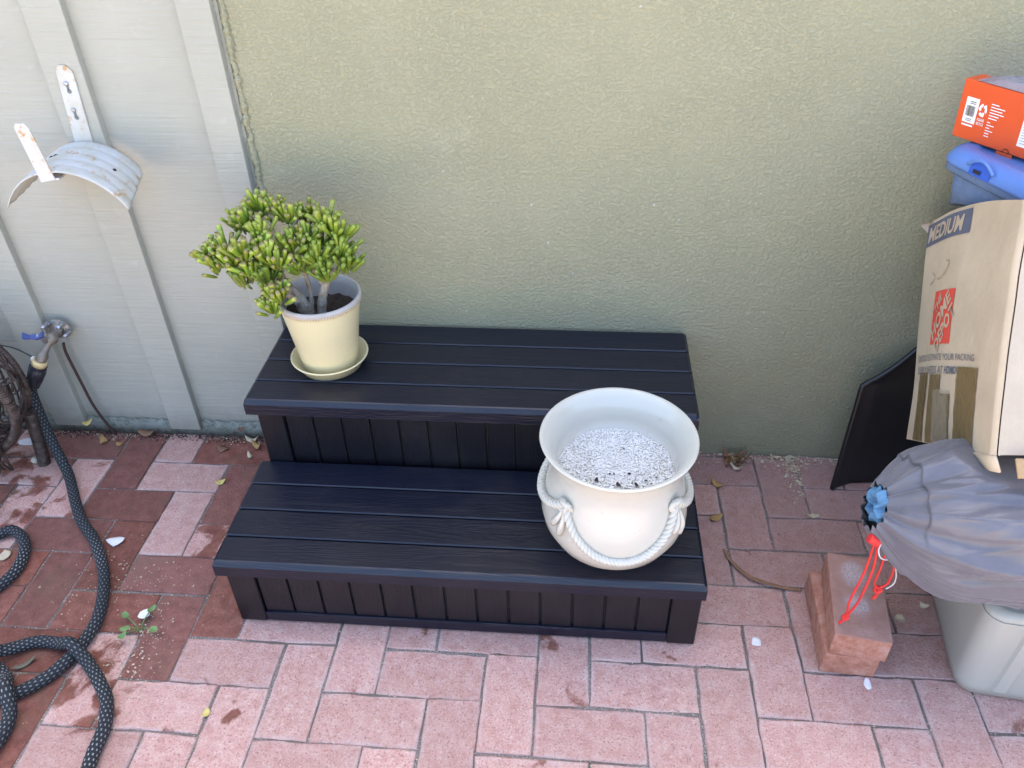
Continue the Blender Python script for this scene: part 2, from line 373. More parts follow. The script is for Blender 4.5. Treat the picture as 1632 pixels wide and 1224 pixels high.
# ------------------------------------------------------------------ ground and brick paving (90 degree herringbone)
S = .102; JG = .0036; WALL = .832
pav = MB(); pav.quad((-40, -40, -.0032), (40, -40, -.0032), (40, WALL + .02, -.0032), (-40, WALL + .02, -.0032))
ground = tag(obj('paved_ground', pav, MAT['sand']), kind='structure')
def brick_mesh(name, L, W, seed):
    rnd = random.Random(seed); m = MB(); hl, hw = L / 2, W / 2; c = .0017; h = .004
    n, k = 8, 4
    # outline with slightly worn, uneven edges
    out = []
    def j(a): return a + rnd.uniform(-.0014, .0014)
    for i in range(n): out.append((-hl + L * i / n, -hw))
    for i in range(k): out.append((hl, -hw + W * i / k))
    for i in range(n): out.append((hl - L * i / n, hw))
    for i in range(k): out.append((-hl, hw - W * i / k))
    N = len(out)
    lo = [(j(x), j(y), -.03) for x, y in out]; mid = [(a, b, -h * .55) for a, b, _ in lo]
    top = []
    for (a, b, _) in mid:
        f = c + rnd.uniform(-.0008, .0026)
        top.append((a - math.copysign(f, a) if abs(a) > hl - .004 else a, b - math.copysign(f, b) if abs(b) > hw - .004 else b, rnd.uniform(-.0008, 0)))
    m.add(lo + mid + top, [(i, (i + 1) % N, N + (i + 1) % N, N + i) for i in range(N)] + [(N + i, N + (i + 1) % N, 2 * N + (i + 1) % N, 2 * N + i) for i in range(N)] + [tuple(range(2 * N, 3 * N))])
    for i in range(N, 2 * N): m.sm.add(i)
    return m.mesh(name)
FULL = [brick_mesh('brick', 2 * S - JG, S - JG, 50 + i) for i in range(6)]
YMAX = WALL - .004
pink = {('H', -9, 6): .12, ('V', -8, 4): .16, ('H', -7, 4): .2, ('V', -9, 7): .05, ('V', -11, 5): .16, ('H', -13, 6): .26, ('V', -12, 4): .24, ('V', -13, 7): .3,
        ('V', -8, 0): .27, ('H', -8, -1): .1, ('H', -7, 0): .17, ('H', -6, 1): .12, ('V', -9, -1): .5, ('H', -9, -2): .2, ('V', -7, -1): .1, ('V', -6, 0): .13, ('V', -8, -3): .15}
stuff_bricks = MB(); nb = 0; rb = random.Random(3)
for a in range(-60, 61):
    for b in range(-40, 41):
        for kind in 'VH':
            x, y = a + 2 * b, a - 2 * b
            if kind == 'V': x0, x1, y0, y1 = x, x + 1, y, y + 2
            else: x0, x1, y0, y1 = x + 1, x + 3, y, y + 1
            if x1 < -34 or x0 > 34 or y0 < -8 or y0 * S > YMAX - .012: continue
            X0, X1, Y0, Y1 = x0 * S, x1 * S, y0 * S, min(y1 * S, YMAX + JG / 2)
            cut = y1 * S > YMAX
            cx, cy = (X0 + X1) / 2, (Y0 + Y1) / 2
            wx = -8.3 + .0 * cy
            near = -1.55 < cx < 1.3 and cy > -.38
            if not near or nb >= 298:
                stuff_bricks.box(X0 + JG / 2, X1 - JG / 2, Y0 + JG / 2, Y1 - JG / 2, -.03, rb.uniform(-.001, .0005)); continue
            nb += 1
            if kind == 'V' and not cut: me, rz = rb.choice(FULL), math.pi / 2 + rb.choice((0, math.pi))
            elif kind == 'H' and not cut: me, rz = rb.choice(FULL), rb.choice((0, math.pi))
            else:
                L, W = X1 - X0 - JG, Y1 - Y0 - JG; me = brick_mesh('brick', L, W, nb); rz = 0
            o = obj('brick', me, MAT['brick'], ground, (cx + rb.uniform(-.0012, .0012), cy + rb.uniform(-.0012, .0012), rb.uniform(-.0016, .0012)),
                    (rb.uniform(-.006, .006), rb.uniform(-.004, .004), rz + rb.uniform(-.006, .006)))
            key = (kind, x0, y0); mauve = rb.uniform(0, .22); br = rb.uniform(.34, .60)
            if key in pink: wet = pink[key]
            elif x0 < -5.5 and y1 > 1.5: wet, br, mauve = 1.0, rb.uniform(.2, .68), rb.uniform(0, .5)
            elif x0 <= -9 and y1 > -3 and x0 + y0 < -8: wet = .55
            else: wet = rb.choice((.0, .02, .05, .08, .12, .16))
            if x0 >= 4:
                mauve = .12 + max(0, (y0 - 0)) * .085 + rb.uniform(-.05, .08); wet = rb.uniform(.0, .08)  # shade near the wall painted in: right bricks get duller toward it
            if key == ('V', -7, 1): wet, mauve, br = .8, .35, .55
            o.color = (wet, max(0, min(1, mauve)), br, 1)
cp_ = MB(); cp_.quad((-40, -40, .004), (40, -40, .004), (40, -8 * S + .02, .004), (-40, -8 * S + .02, .004))
cp_.quad((-40, -8 * S + .02, .004), (40, -8 * S + .02, .004), (40, -8 * S + .02, -.04), (-40, -8 * S + .02, -.04))
tag(obj('unseen_bounce_slab', cp_, m_simple('bounce_slab_beige', (.39, .355, .285), .9, .1, 30, .3)), kind='structure')  # unseen slab added behind the camera to keep the bounced light neutral
sb = tag(obj('outer_bricks', stuff_bricks, MAT['brick'], ground), kind='stuff'); sb.color = (.1, .05, .5, 1)

# ------------------------------------------------------------------ walls
HW = 2.85
t = thing('stucco_wall', (1.7, WALL, 0), 'sage green house wall with rough sprayed stucco behind the black steps', 'wall')
m = MB(); m.box(-.528, 4.0, WALL, WALL + .2, -.02, HW); obj('stucco', m, MAT['stucco'], t)
# ragged caulk bead where the stucco runs up against the trim board
m = MB(); rr = random.Random(5); pts = [(-.522 + rr.uniform(-.003, .003), WALL - .001, .0 + .006 * i) for i in range(300)]
m.tube(pts, [.007 + rr.uniform(-.0025, .003) for _ in pts], 6); obj('caulk_bead', m, MAT['stucco'], t)

t = thing('siding_wall', (-1.5, WALL, 0), 'pale grey painted board and batten siding at the left', 'wall')
PY = WALL - .002; BY = .812
m = MB(); m.box(-4.0, -.5285, PY, WALL + .2, .038, HW); obj('siding_panel', m, MAT['siding'], t)
m = MB(); rr = random.Random(9)
def fnd(u, v): return (-4.0 + 3.4715 * u, PY - .004 - .008 * (1 - v) + rr.uniform(-.002, .002) , -.02 + .068 * v + (rr.uniform(-.004, .004) if v > .9 else 0))
m.grid(fnd, 380, 5); obj('foundation_strip', m, MAT['found'], t)
def board(name, x0, x1, z0=.02):
    m = MB(); m.box(x0, x1, BY, PY + .001, z0, HW); return obj(name, m.mesh(name, .0022, 2), MAT['siding'], t)
for x0, x1 in ((-.904, -.823), (-1.225, -1.138), (-1.56, -1.475), (-1.9, -1.815), (-2.3, -2.215)): board('batten', x0, x1, .026)
board('corner_board', -.602, -.535, .03)

# ------------------------------------------------------------------ two tier black step box
t = thing('deck_step', (-.06, .53, 0), 'two tier black wood grain resin steps against the green wall', 'steps')
X0, X1 = -.516, .409      # carcass
def tread(yf, yb, z, xl, xr, zb):
    n = 4; g = .0035; d = (yb - yf); wds = d / n
    m = MB(); m.box(xl + .006, xr - .006, yf + .008, yb - .006, zb + .002, z - .006); obj('tread_core', m, MAT['gap'], t)
    for i in range(n):
        a = yf + wds * i; b = a + wds; m = MB()
        if i == 0:
            # nosing plank: bevelled front edge and a skirt
            P = [(a, zb), (a, z - .010), (a + .007, z - .0015), (a + .010, z), (b - g - .0022, z), (b - g, z - .0022), (b - g, z - .012), (a + .010, z - .014), (a + .010, zb)]
        else:
            P = [(a, z - .012), (a, z - .0022), (a + .0022, z), (b - g - .0022, z), (b - g, z - .0022), (b - g, z - .012)]
        e = .006; V = []; N = len(P)
        for xx, ins in ((xl, e), (xl + e, 0), (xr - e, 0), (xr, e)):
            for (yy, zz) in P: V.append((xx, yy, zz - (ins * .75 if zz > z - .005 and ins else 0)))
        F = [(k * N + i2, k * N + (i2 + 1) % N, (k + 1) * N + (i2 + 1) % N, (k + 1) * N + i2) for k in range(3) for i2 in range(N)]
        F += [tuple(range(N))[::-1], tuple(range(3 * N, 4 * N))]
        m.add(V, F); obj('plank', m, MAT['black'], t)
    for xx in (xl, xr - .008):     # side skirts of the lid
        m = MB(); m.box(xx, xx + .008, yf + .012, yb, zb, z - .013); obj('side_skirt', m, MAT['black'], t)
Z1, Z2 = .190, .368
tread(.239, .536, Z1, -.531, .413, Z1 - .036)
tread(.518, .823, Z2, -.528, .406, Z2 - .036)
def panel(yf, x0, x1, z0, z1, rail, nsl=13, pw=.055):
    for a, b in ((x0, x0 + pw), (x1 - pw, x1)):
        m = MB(); m.box(a, b, yf, yf + .03, z0, z1); obj('corner_post', m.mesh('corner_post', .002, 1), MAT['blackv'], t)
    wd = (x1 - x0 - 2 * pw) / nsl
    sm = MB(); sm.box(-wd / 2 + .0022, wd / 2 - .0022, 0, .010, 0, z1 - z0 - (rail if rail else 0)); me = sm.mesh('slat', .0012, 1)
    for i in range(nsl): obj('slat', me, MAT['blackv'], t, (x0 + pw + wd * (i + .5), yf + .007, z0 + (rail if rail else 0)))
    m = MB(); m.box(x0 + pw - .004, x1 - pw + .004, yf + .014, yf + .022, z0 + .002, z1); obj('back_board', m, MAT['gap'], t)
    if rail:
        m = MB(); m.box(x0 + pw, x1 - pw, yf + .002, yf + .02, z0, z0 + rail); obj('bottom_rail', m.mesh('bottom_rail', .003, 2), MAT['black'], t)
panel(.249, X0, X1, .004, Z1 - .034, .026)
panel(.534, X0 + .004, X1 - .008, Z1 - .02, Z2 - .034, 0)
for xa in (X0, X1 - .012):
    m = MB(); m.box(xa, xa + .012, .28, .54, .004, Z1 - .034); obj('side_panel', m, MAT['blackv'], t)
    xb = xa + (.004 if xa == X0 else -.008)
    m = MB(); m.box(xb, xb + .012, .565, .815, .004, Z2 - .034); obj('side_panel', m, MAT['blackv'], t)

# ------------------------------------------------------------------ jade plant in its cream pot on a saucer
PC = Vector((-.376, .660, Z2))
t = thing('plant_saucer', PC, 'round cream ceramic saucer under the potted succulent', 'saucer')
m = MB(); m.lathe([(.0, 0), (.062, 0), (.066, .002), (.080, .026), (.083, .0275), (.0835, .029), (.082, .0305), (.079, .029), (.0665, .008), (.0, .007)], 64, PC); obj('dish', m, MAT['cream'], t)
TH = Matrix.Rotation(R(-2.0), 4, 'Y')
t = thing('plant_pot', PC + Vector((0, 0, .007)), 'tall cream glazed pot with a lilac rim holding the succulent', 'plant pot')
prof = [(.0, 0), (.055, 0), (.060, .004), (.0615, .02), (.0625, .022), (.0815, .148), (.0825, .152), (.0850, .1545), (.0862, .159)]
m = MB(); m.lathe(prof, 72, PC + Vector((0, 0, .008))); obj('pot_body', m, MAT['cream'], t)
m = MB(); m.lathe([(.0862, .159), (.0868, .161), (.0868, .166), (.0850, .1695), (.0825, .170), (.0800, .168), (.0785, .150), (.073, .120), (.070, .10), (0.0, .098)], 72, PC + Vector((0, 0, .008))); obj('pot_rim', m, MAT['rim'], t)
bead = MB(); bead.lathe([(0, -.0013), (.0013, 0), (0, .0013)], 6); bme = bead.mesh('beads')
m = MB()
for k in range(96):
    a = 2 * math.pi * k / 96; c = PC + Vector((.0862 * math.cos(a), .0862 * math.sin(a), .008 + .1575))
    m.lathe([(.0002, -.0014), (.0014, 0), (.0002, .0014)], 5, c)
tag(obj('bead_band', m, m_simple('pink_beads', (.44, .25, .23), .6, .15, 90, 0), t), kind='stuff')
sz = PC.z + .008 + .125
def soilf(rn, seed):
    def f(u, v):
        a = 2 * math.pi * u; r = .0755 * (.01 + .99 * v)
        return (PC.x + r * math.cos(a), PC.y + r * math.sin(a), sz + .010 * mnoise.noise(Vector((60 * r * math.cos(a), 60 * r * math.sin(a), seed))) + .003 * mnoise.noise(Vector((300 * r * math.cos(a), 300 * r * math.sin(a), seed))))
    return f
m = MB(); m.grid(soilf(.075, 2), 72, 18); obj('potting_soil', m, MAT['soil'], t)

t = thing('succulent_plant', PC + Vector((0, -.005, sz - PC.z)), 'finger leaved jade succulent with bright green tubular leaves and thick trunks', 'succulent')
def px(u, v, y=.65):
    return Vector((-.431 + (u - 430) * .00128 - (v - 312) * .000275, y, .763 - (v - 312) * .00137))
stems = [('trunk', [(495, 505), (480, 478), (458, 455), (440, 430), (425, 410)], [.0155, .0145, .0125, .011, .008], .645),
         ('trunk', [(516, 505), (516, 470), (520, 450), (528, 432)], [.0105, .0095, .0085, .007], .65),
         ('branch', [(519, 452), (508, 440), (496, 425), (485, 405)], [.007, .0055, .005, .004], .655),
         ('branch', [(528, 434), (540, 422), (556, 405), (565, 395)], [.007, .006, .005, .004], .64),
         ('branch', [(526, 436), (524, 415), (530, 385), (535, 365)], [.006, .005, .0045, .004], .66),
         ('branch', [(440, 430), (415, 415), (385, 405), (355, 395)], [.010, .008, .006, .004], .635),
         ('branch', [(438, 430), (425, 395), (410, 365), (400, 350)], [.009, .007, .006, .004], .665),
         ('branch', [(444, 435), (455, 405), (462, 375), (468, 350)], [.008, .006, .005, .004], .66),
         ('branch', [(470, 470), (472, 458), (468, 445), (464, 432)], [.007, .006, .005, .004], .60),
         ('branch', [(500, 500), (494, 470), (484, 440), (480, 420)], [.006, .005, .0045, .004], .665)]
for nm, P, rad, yy in stems:
    pts = [px(u, v, .65 + (yy - .65) * min(1, i / 1.5)) for i, (u, v) in enumerate(P)]
    cp = catmull(pts, 6); rr = [rad[min(len(rad) - 1, i // 6)] + (rad[min(len(rad) - 1, i // 6 + 1)] - rad[min(len(rad) - 1, i // 6)]) * (i % 6) / 6 for i in range(len(cp))]
    rr = [r * (1 + .10 * math.sin(i * 2.1) + random.uniform(-.04, .04)) for i, r in enumerate(rr)]
    m = MB(); m.tube(cp, rr, 12); obj(nm, m, MAT['bark'], t)
def leaf_mesh(seed):
    rnd = random.Random(seed); m = MB(); L = 1.0; b = rnd.uniform(-.35, .35)
    ts = [0, .18, .5, .82, .97]; rs = [.065, .112, .128, .136, .120]; n = 7
    V = []
    for tt, rr in zip(ts, rs):
        for k in range(n):
            a = 2 * math.pi * k / n; V.append((rr * math.cos(a) + b * tt * tt * .5, rr * math.sin(a) * .85, tt))
    F = [(i * n + k, i * n + (k + 1) % n, (i + 1) * n + (k + 1) % n, (i + 1) * n + k) for i in range(4) for k in range(n)]
    V.append((b * .46, 0, .935 + rnd.choice((0, .06)))); F += [(4 * n + k, 4 * n + (k + 1) % n, 5 * n) for k in range(n)]
    m.add(V, F, True); return m.mesh('leaf')
LM = [leaf_mesh(i) for i in range(7)]
clusters = [(338, 392, .63, 13, -1), (360, 372, .62, 13, -.6), (352, 398, .60, 12, -.9), (385, 350, .66, 14, -.4), (402, 335, .69, 14, -.2), (378, 388, .60, 15, -.4), (398, 372, .59, 14, -.2),
            (430, 335, .68, 14, 0), (455, 342, .67, 14, .1), (432, 375, .60, 16, 0), (412, 405, .60, 13, -.4), (452, 385, .60, 14, .1), (478, 352, .70, 12, .1), (488, 372, .65, 13, .1),
            (465, 435, .575, 20, 0), (452, 455, .575, 12, -.3), (488, 400, .62, 12, .2), (440, 418, .60, 12, -.1), (500, 352, .70, 12, .2), (522, 350, .67, 15, .1), (545, 358, .65, 14, .3), (556, 380, .63, 14, .5),
            (568, 400, .62, 13, .7), (540, 408, .60, 14, .2), (526, 385, .61, 13, 0), (505, 395, .64, 12, 0), (398, 425, .61, 9, -.5),
            (418, 358, .63, 13, -.1), (440, 398, .62, 12, 0), (470, 372, .63, 13, 0), (512, 375, .66, 12, .1), (420, 390, .64, 11, -.2), (365, 355, .68, 11, -.5), (550, 395, .67, 11, .4)]
nl = 0; rl = random.Random(21); extra = MB()
for (u, v, yy, n, lean) in clusters:
    u = 458 + (u - 458) * .89; v = 400 + (v - 400) * .95
    c = px(u, v + 12, yy)
    n = int(n * 1.35)
    for k in range(n):
        a = 2 * math.pi * (k * .382 + rl.uniform(-.05, .05)); tilt = R(3 + 50 * ((k + .5) / n)) * rl.uniform(.7, 1.15)
        d = Vector((math.sin(tilt) * math.cos(a) + lean * .32, math.sin(tilt) * math.sin(a) - .10, math.cos(tilt))).normalized()
        L = rl.uniform(.029, .048) * (1.0 if tilt < 1.2 else .9)
        q = d.to_track_quat('Z', 'Y').to_matrix().to_4x4()
        base = c + Vector((d.x * .012 + rl.uniform(-.006, .006), d.y * .012 + rl.uniform(-.006, .006), rl.uniform(-.012, .008)))
        wv = L * rl.uniform(.74, .98)
        M = Matrix.Translation(base) @ q @ Matrix.Rotation(rl.uniform(0, 6.28), 4, 'Z') @ Matrix.Diagonal((wv, wv, L, 1))
        me = rl.choice(LM)
        if nl < 300:
            o = obj('leaf', me, MAT['leaf'], t); o.matrix_basis = M; nl += 1
        else:
            extra.add([M @ vv.co for vv in me.vertices], [tuple(p.vertices) for p in me.polygons], True)
if extra.v: tag(obj('inner_leaves', extra, MAT['leaf'], t), kind='stuff')

# ------------------------------------------------------------------ white urn with rope relief
UC = Vector((.236, .345, Z1))
t = thing('white_urn', UC, 'round white glazed urn with flared rim and moulded rope swags, filled with gravel', 'urn')
prof = [(.0, 0), (.068, 0), (.074, .003), (.092, .022), (.116, .050), (.1305, .080), (.1355, .108), (.1330, .138), (.1260, .165), (.1190, .190), (.1140, .210), (.1155, .230), (.1225, .250), (.1330, .262), (.1385, .2665),
        (.1395, .2695), (.1375, .2715), (.1325, .2695), (.1230, .260), (.1140, .243), (.1080, .222), (.1050, .195), (.0, .193)]
def urn_r(z):
    for (r0, z0), (r1, z1) in zip(prof[1:15], prof[2:16]):
        if z0 <= z <= z1: return r0 + (r1 - r0) * (z - z0) / max(1e-6, z1 - z0)
    return .12
m = MB(); m.lathe(prof, 96, UC); body = obj('urn_body', m, MAT['white'], t)
def rope(name, fn, n, rad=.0058, turns=12, parent=t):
    path = [Vector(fn(i / n)) for i in range(n + 1)]; m = MB()
    for s_ in range(3):
        pts = []
        for i, q in enumerate(path):
            tg = (path[min(i + 1, n)] - path[max(i - 1, 0)]).normalized(); up = Vector((q.x - UC.x, q.y - UC.y, 0)).normalized(); up = (up - tg * up.dot(tg)).normalized(); sd_ = tg.cross(up)
            a = 2 * math.pi * (turns * i / n + s_ / 3); pts.append(q + (up * math.cos(a) + sd_ * math.sin(a)) * rad * .62)
        m.tube(pts, rad * .70, 7)
    return obj(name, m, MAT['white'], parent)
def pol(a, z, r): return (UC.x + r * math.cos(a), UC.y + r * math.sin(a), UC.z + z)
KA = [R(-90 - 47), R(-90 + 53), R(90 - 40), R(90 + 40)]
KA = [R(-136), R(-36), R(38), R(144)]
def swag(a0, a1, zk, drop, out):
    def f(u):
        a = a0 + (a1 - a0) * u; z = zk - drop * (1 - (2 * u - 1) ** 2) ** .85
        return pol(a, z, urn_r(z) + .004 + out * math.sin(math.pi * u) ** .6)
    return f
rope('rope_swag', swag(KA[0], KA[1], .188, .092, .0), 150, .0064, 12)
rope('rope_handle', swag(KA[1], KA[2], .186, .036, .001), 90, .0070, 8)
rope('rope_handle', swag(KA[3], KA[0] + 2 * math.pi, .186, .036, .001), 90, .0070, 8)
rope('rope_swag', swag(KA[2], KA[3], .188, .092, .0), 150, .0064, 12)
for a in KA:
    m = MB(); z = .180; r = urn_r(z)
    for k in range(4):     # knot
        th = k * math.pi / 4
        loop = [Vector(pol(a + (.010 * math.cos(w_) * math.cos(th) - .014 * math.sin(w_) * math.sin(th)) / r, z + .010 * math.cos(w_) * math.sin(th) + .012 * math.sin(w_) * math.cos(th), r + .006 + .004 * math.sin(2 * w_ + k))) for w_ in [2 * math.pi * i / 20 for i in range(21)]]
        m.tube(loop, .0036, 7)
    obj('rope_knot', m, MAT['white'], t)
    m = MB()
    for dx, ln in ((-.012, .05), (.004, .062)):     # the two frayed ends below the knot
        pts = [Vector(pol(a + (dx * (u ** .7) + .004 * math.sin(4 * u)) / r, z - ln * u, urn_r(z - ln * u) + .004 + .003 * math.sin(math.pi * u))) for u in [i / 14 for i in range(15)]]
        m.tube(pts, [.0040 + .0030 * math.sin(3.1 * max(0, i / 14 - .25)) ** 2 for i in range(15)], 8)
    obj('rope_end', m, MAT['white'], t)
m = MB(); rg = random.Random(4)
ico = bmesh.new(); bmesh.ops.create_icosphere(ico, subdivisions=1, radius=1); iv = [v.co.copy() for v in ico.verts]; jf = [tuple(v.index for v in f.verts) for f in ico.faces]; ico.free()
def pebble(m, c, r, rg):
    E = Matrix.Rotation(rg.uniform(0, 6), 3, 'X') @ Matrix.Rotation(rg.uniform(0, 6), 3, 'Z'); sx = (rg.uniform(.8, 1.25), rg.uniform(.7, 1.1), rg.uniform(.6, .95))
    m.add([Vector(c) + E @ Vector((q.x * r * sx[0], q.y * r * sx[1], q.z * r * sx[2])) for q in iv], jf, False)
for k in range(6500):
    a = rg.uniform(0, 6.283); r = .1045 * math.sqrt(rg.random())
    pebble(m, pol(a, .1945 + rg.uniform(0, .0035), r), rg.uniform(.0014, .0021), rg)
tag(obj('white_gravel', m, MAT['gravel'], t), kind='stuff')
m = MB(); m.lathe([(0, .1937), (.1045, .1937)], 48, UC); obj('gravel_bed', m, m_simple('pale_gravel_base', (.74, .72, .69), .9, .06, 300, .2), t)  # even pale base under the pebbles, close to their own colour
def flake(m, c, rx, ry, rg, lift=.3, ang=None, n=9):
    """a curled dry scrap"""
    a0 = rg.uniform(0, 6.28) if ang is None else ang; V = []; k1, k2 = rg.uniform(-1, 1), rg.uniform(.2, 1)
    ring = [(.5, n), (1.0, n)]
    V.append((0, 0, 0))
    for f, nn in ring:
        for i in range(nn):
            w_ = 2 * math.pi * i / nn; j = rg.uniform(.8, 1.15) if f == 1 else 1; V.append((rx * f * j * math.cos(w_), ry * f * j * math.sin(w_), 0))
    out = []
    for (x, y, _) in V:
        z = lift * (k2 * x * x / rx + k1 * y * y / ry + .5 * y * x / rx * k1); out.append((x, y, z))
    mz = min(q[2] for q in out); ca, sa = math.cos(a0), math.sin(a0)
    P = [(c[0] + x * ca - y * sa, c[1] + x * sa + y * ca, c[2] + z - mz) for x, y, z in out]
    F = [(0, 1 + i, 1 + (i + 1) % n) for i in range(n)] + [(1 + i, 1 + n + i, 1 + n + (i + 1) % n, 1 + (i + 1) % n) for i in range(n)]
    m.add(P, F, True)
m = MB()
for (du, dv, r) in ((-.036, -.043, .0055), (.002, -.051, .0065), (.034, -.049, .0055), (-.012, -.024, .003), (-.004, -.025, .0026), (.022, -.023, .0038), (.05, -.038, .0026), (.070, -.028, .0026), (.014, .045, .0025), (-.07, -.025, .002), (.06, -.045, .002)):
    flake(m, (UC.x + du, UC.y + dv, UC.z + .1995), r, r * .65, rg, .8)
for k in range(16):
    a = rg.uniform(-2.6, -.3); r = rg.uniform(.035, .07); flake(m, pol(a, .1995, r), .0012, .001, rg, .5, None, 5)
tag(obj('leaf_scraps', m, MAT['dark'], t), kind='stuff')

# ------------------------------------------------------------------ hose hanger on the batten
t = thing('hose_hanger', (-.858, .80, .80), 'rusty white metal hose hanger screwed to the grey batten', 'hose hanger')
m = MB(); hx = lambda z: -.868 + (z - .80) * .07
P = [(-.0195, .785), (.0195, .785), (.0175, .925), (.0165, .945), (.0045, .957), (-.0095, .957), (-.0165, .948), (-.0175, .925)]
V = [(hx(z) + x, .8085, z) for x, z in P] + [(hx(z) + x, .8115, z) for x, z in P]; n = len(P)
m.add(V, [tuple(range(n)), tuple(range(n, 2 * n))[::-1]] + [(i, n + i, n + (i + 1) % n, (i + 1) % n) for i in range(n)]); bpl = obj('back_plate', m, MAT['rust'], t)
for zc in (.918, .866):
    m = MB(); M = Matrix.Rotation(R(90), 4, 'X')
    m.lathe([(.0045, 0), (.0045, .0006)], 14, (hx(zc) - .001, .8083, zc - .011), False, M); m.box(hx(zc) - .004, hx(zc) + .001, .8077, .8082, zc - .008, zc + .003)
    obj('keyhole', m, m_simple('grey_shadow_slot', (.16, .165, .16), .8, .1, 50, 0), bpl)
    m = MB(); m.lathe([(.0048, 0), (.0048, .0012), (.003, .0026), (0, .003)], 14, (hx(zc) - .002, .8077, zc + .004), True, M); obj('screw', m, MAT['steel'], bpl)
def sad(a, b, off=0):
    y = .8085 - b * .146; hs = .108 + .016 * b; cx = -.866 + .014 * b; ang = a * 1.08
    r = hs / math.sin(1.08); z0 = .804 - .006 * b
    rib = .0022 * abs(math.sin(b * math.pi * 5)) ** .6
    rr = r + rib + off
    end = abs(a); clip = max(0, end - .93) / .07
    return Vector((cx + rr * math.sin(ang), y + (.012 * clip if b < .5 else 0) * (1 - b) * -1, z0 - r + rr * math.cos(ang)))
m = MB(); m.grid(lambda u, v: sad(2 * u - 1, v), 40, 30)
o = obj('saddle', m, MAT['rust'], t); md = o.modifiers.new('s', 'SOLIDIFY'); md.thickness = .0018; md.offset = -1
m = MB()
for u in (-.32, -.26, .62):
    m.lathe([(.0042, -.0008), (.0042, .0022), (.002, .0036), (0, .004)], 10, sad(u, .35 + .25 * abs(u)))
obj('rivet', m, MAT['dark'], o)
m = MB(); P = [(-.0155, .778), (.0155, .784), (.0135, .885), (.008, .894), (-.009, .894), (-.0145, .886)]; n = len(P)
V = [(-.871 + x + (z - .78) * -.09, .6625 - .012 * math.sin((z - .78) * 14) * .3, z) for x, z in P]; V += [(x, y + .003, z) for x, y, z in V]
m.add(V, [tuple(range(n)), tuple(range(n, 2 * n))[::-1]] + [(i, n + i, n + (i + 1) % n, (i + 1) % n) for i in range(n)]); fp = obj('front_prong', m, MAT['rust'], t)
m = MB(); m.box(-.888, -.848, .664, .70, .783, .7865); obj('prong_foot', m, MAT['rust'], fp)

# ------------------------------------------------------------------ hose bib, its cable and the hose
t = thing('garden_tap', (-1.10, .812, .33), 'brass outdoor tap with a blue handle and bolted steel flange', 'tap')
MX = Matrix.Rotation(R(90), 4, 'X')
m = MB(); m.lathe([(0, 0), (.027, 0), (.027, .003), (.012, .006), (.012, .02)], 24, (-1.096, .8115, .338), False, MX); fl = obj('flange', m, MAT['steel'], t)
for dx, dz in ((-.024, .016), (.016, .018), (.024, -.006)):
    m = MB(); m.tube([(-1.096 + dx, .81, .338 + dz), (-1.096 + dx, .782, .338 + dz)], .0045, 10); m.lathe([(.008, 0), (.008, .005)], 6, (-1.096 + dx, .806, .338 + dz), False, MX); obj('bolt', m, MAT['steel'], fl)
m = MB(); cp = catmull([(-1.094, .805, .338), (-1.097, .782, .335), (-1.106, .764, .322), (-1.118, .748, .302), (-1.124, .741, .290)], 5)
m.tube(cp, [.012, .0115, .0105, .0095, .009] + [.013, .0145, .0145, .013, .0095] + [.0085, .0085, .0088, .0092, .011] + [.0135, .0135, .0135, .0135, .0135] + [.0135], 14); obj('valve_body', m, MAT['brass'], t)
m = MB(); m.tube([(-1.104, .768, .325), (-1.112, .758, .347), (-1.116, .752, .356)], [.008, .006, .005], 10); obj('valve_stem', m, MAT['steel'], t)
m = MB(); hc = Vector((-1.115, .752, .350)); hd = Vector((-.85, -.35, .10)).normalized(); hn = Vector((-.2, -.5, .85)).normalized(); hs_ = hd.cross(hn).normalized()
for sgn in (1, -1):
    P = [hc + hd * sgn * x_ * .021 + hs_ * w_ * .008 * (1 - .25 * math.sin(3.1 * x_)) + hn * (.009 * x_ * x_ + h_ * .8) for x_, w_, h_ in ((0, -1, 0), (.5, -.8, 0), (1, -1.1, 0), (1, 1.1, 0), (.5, .8, 0), (0, 1, 0), (0, -1, .007), (.5, -.8, .007), (1, -1.1, .009), (1, 1.1, .009), (.5, .8, .007), (0, 1, .007))]
    m.add(P, [(0, 1, 4, 5), (1, 2, 3, 4), (6, 11, 10, 7), (7, 10, 9, 8), (0, 6, 7, 1), (1, 7, 8, 2), (2, 8, 9, 3), (3, 9, 10, 4), (4, 10, 11, 5)])
obj('handle', m, MAT['bluep'], t)
t = thing('grounding_cable', (-1.095, .812, .29), 'thin brown cable running down the siding below the tap', 'cable')
m = MB(); m.tube(catmull([(-1.097, .803, .300), (-1.103, .806, .265), (-1.098, .807, .18), (-1.090, .806, .10), (-1.073, .808, .03), (-1.065, .812, -.004)], 8), .0036, 8); obj('cable', m, MAT['wire'], t)
t = thing('drip_wire', (-1.16, .76, .28), 'thin dark wire with a white plug leading left from the tap', 'wire')
m = MB(); m.tube(catmull([(-1.30, .79, .302), (-1.22, .78, .300), (-1.165, .76, .293), (-1.148, .752, .288)], 6), .0018, 6); obj('wire', m, MAT['dkwire'], t)
m = MB(); m.tube([(-1.151, .752, .2885), (-1.140, .748, .286)], [.0068, .006], 10); obj('plug', m, MAT['whitepl'], t)

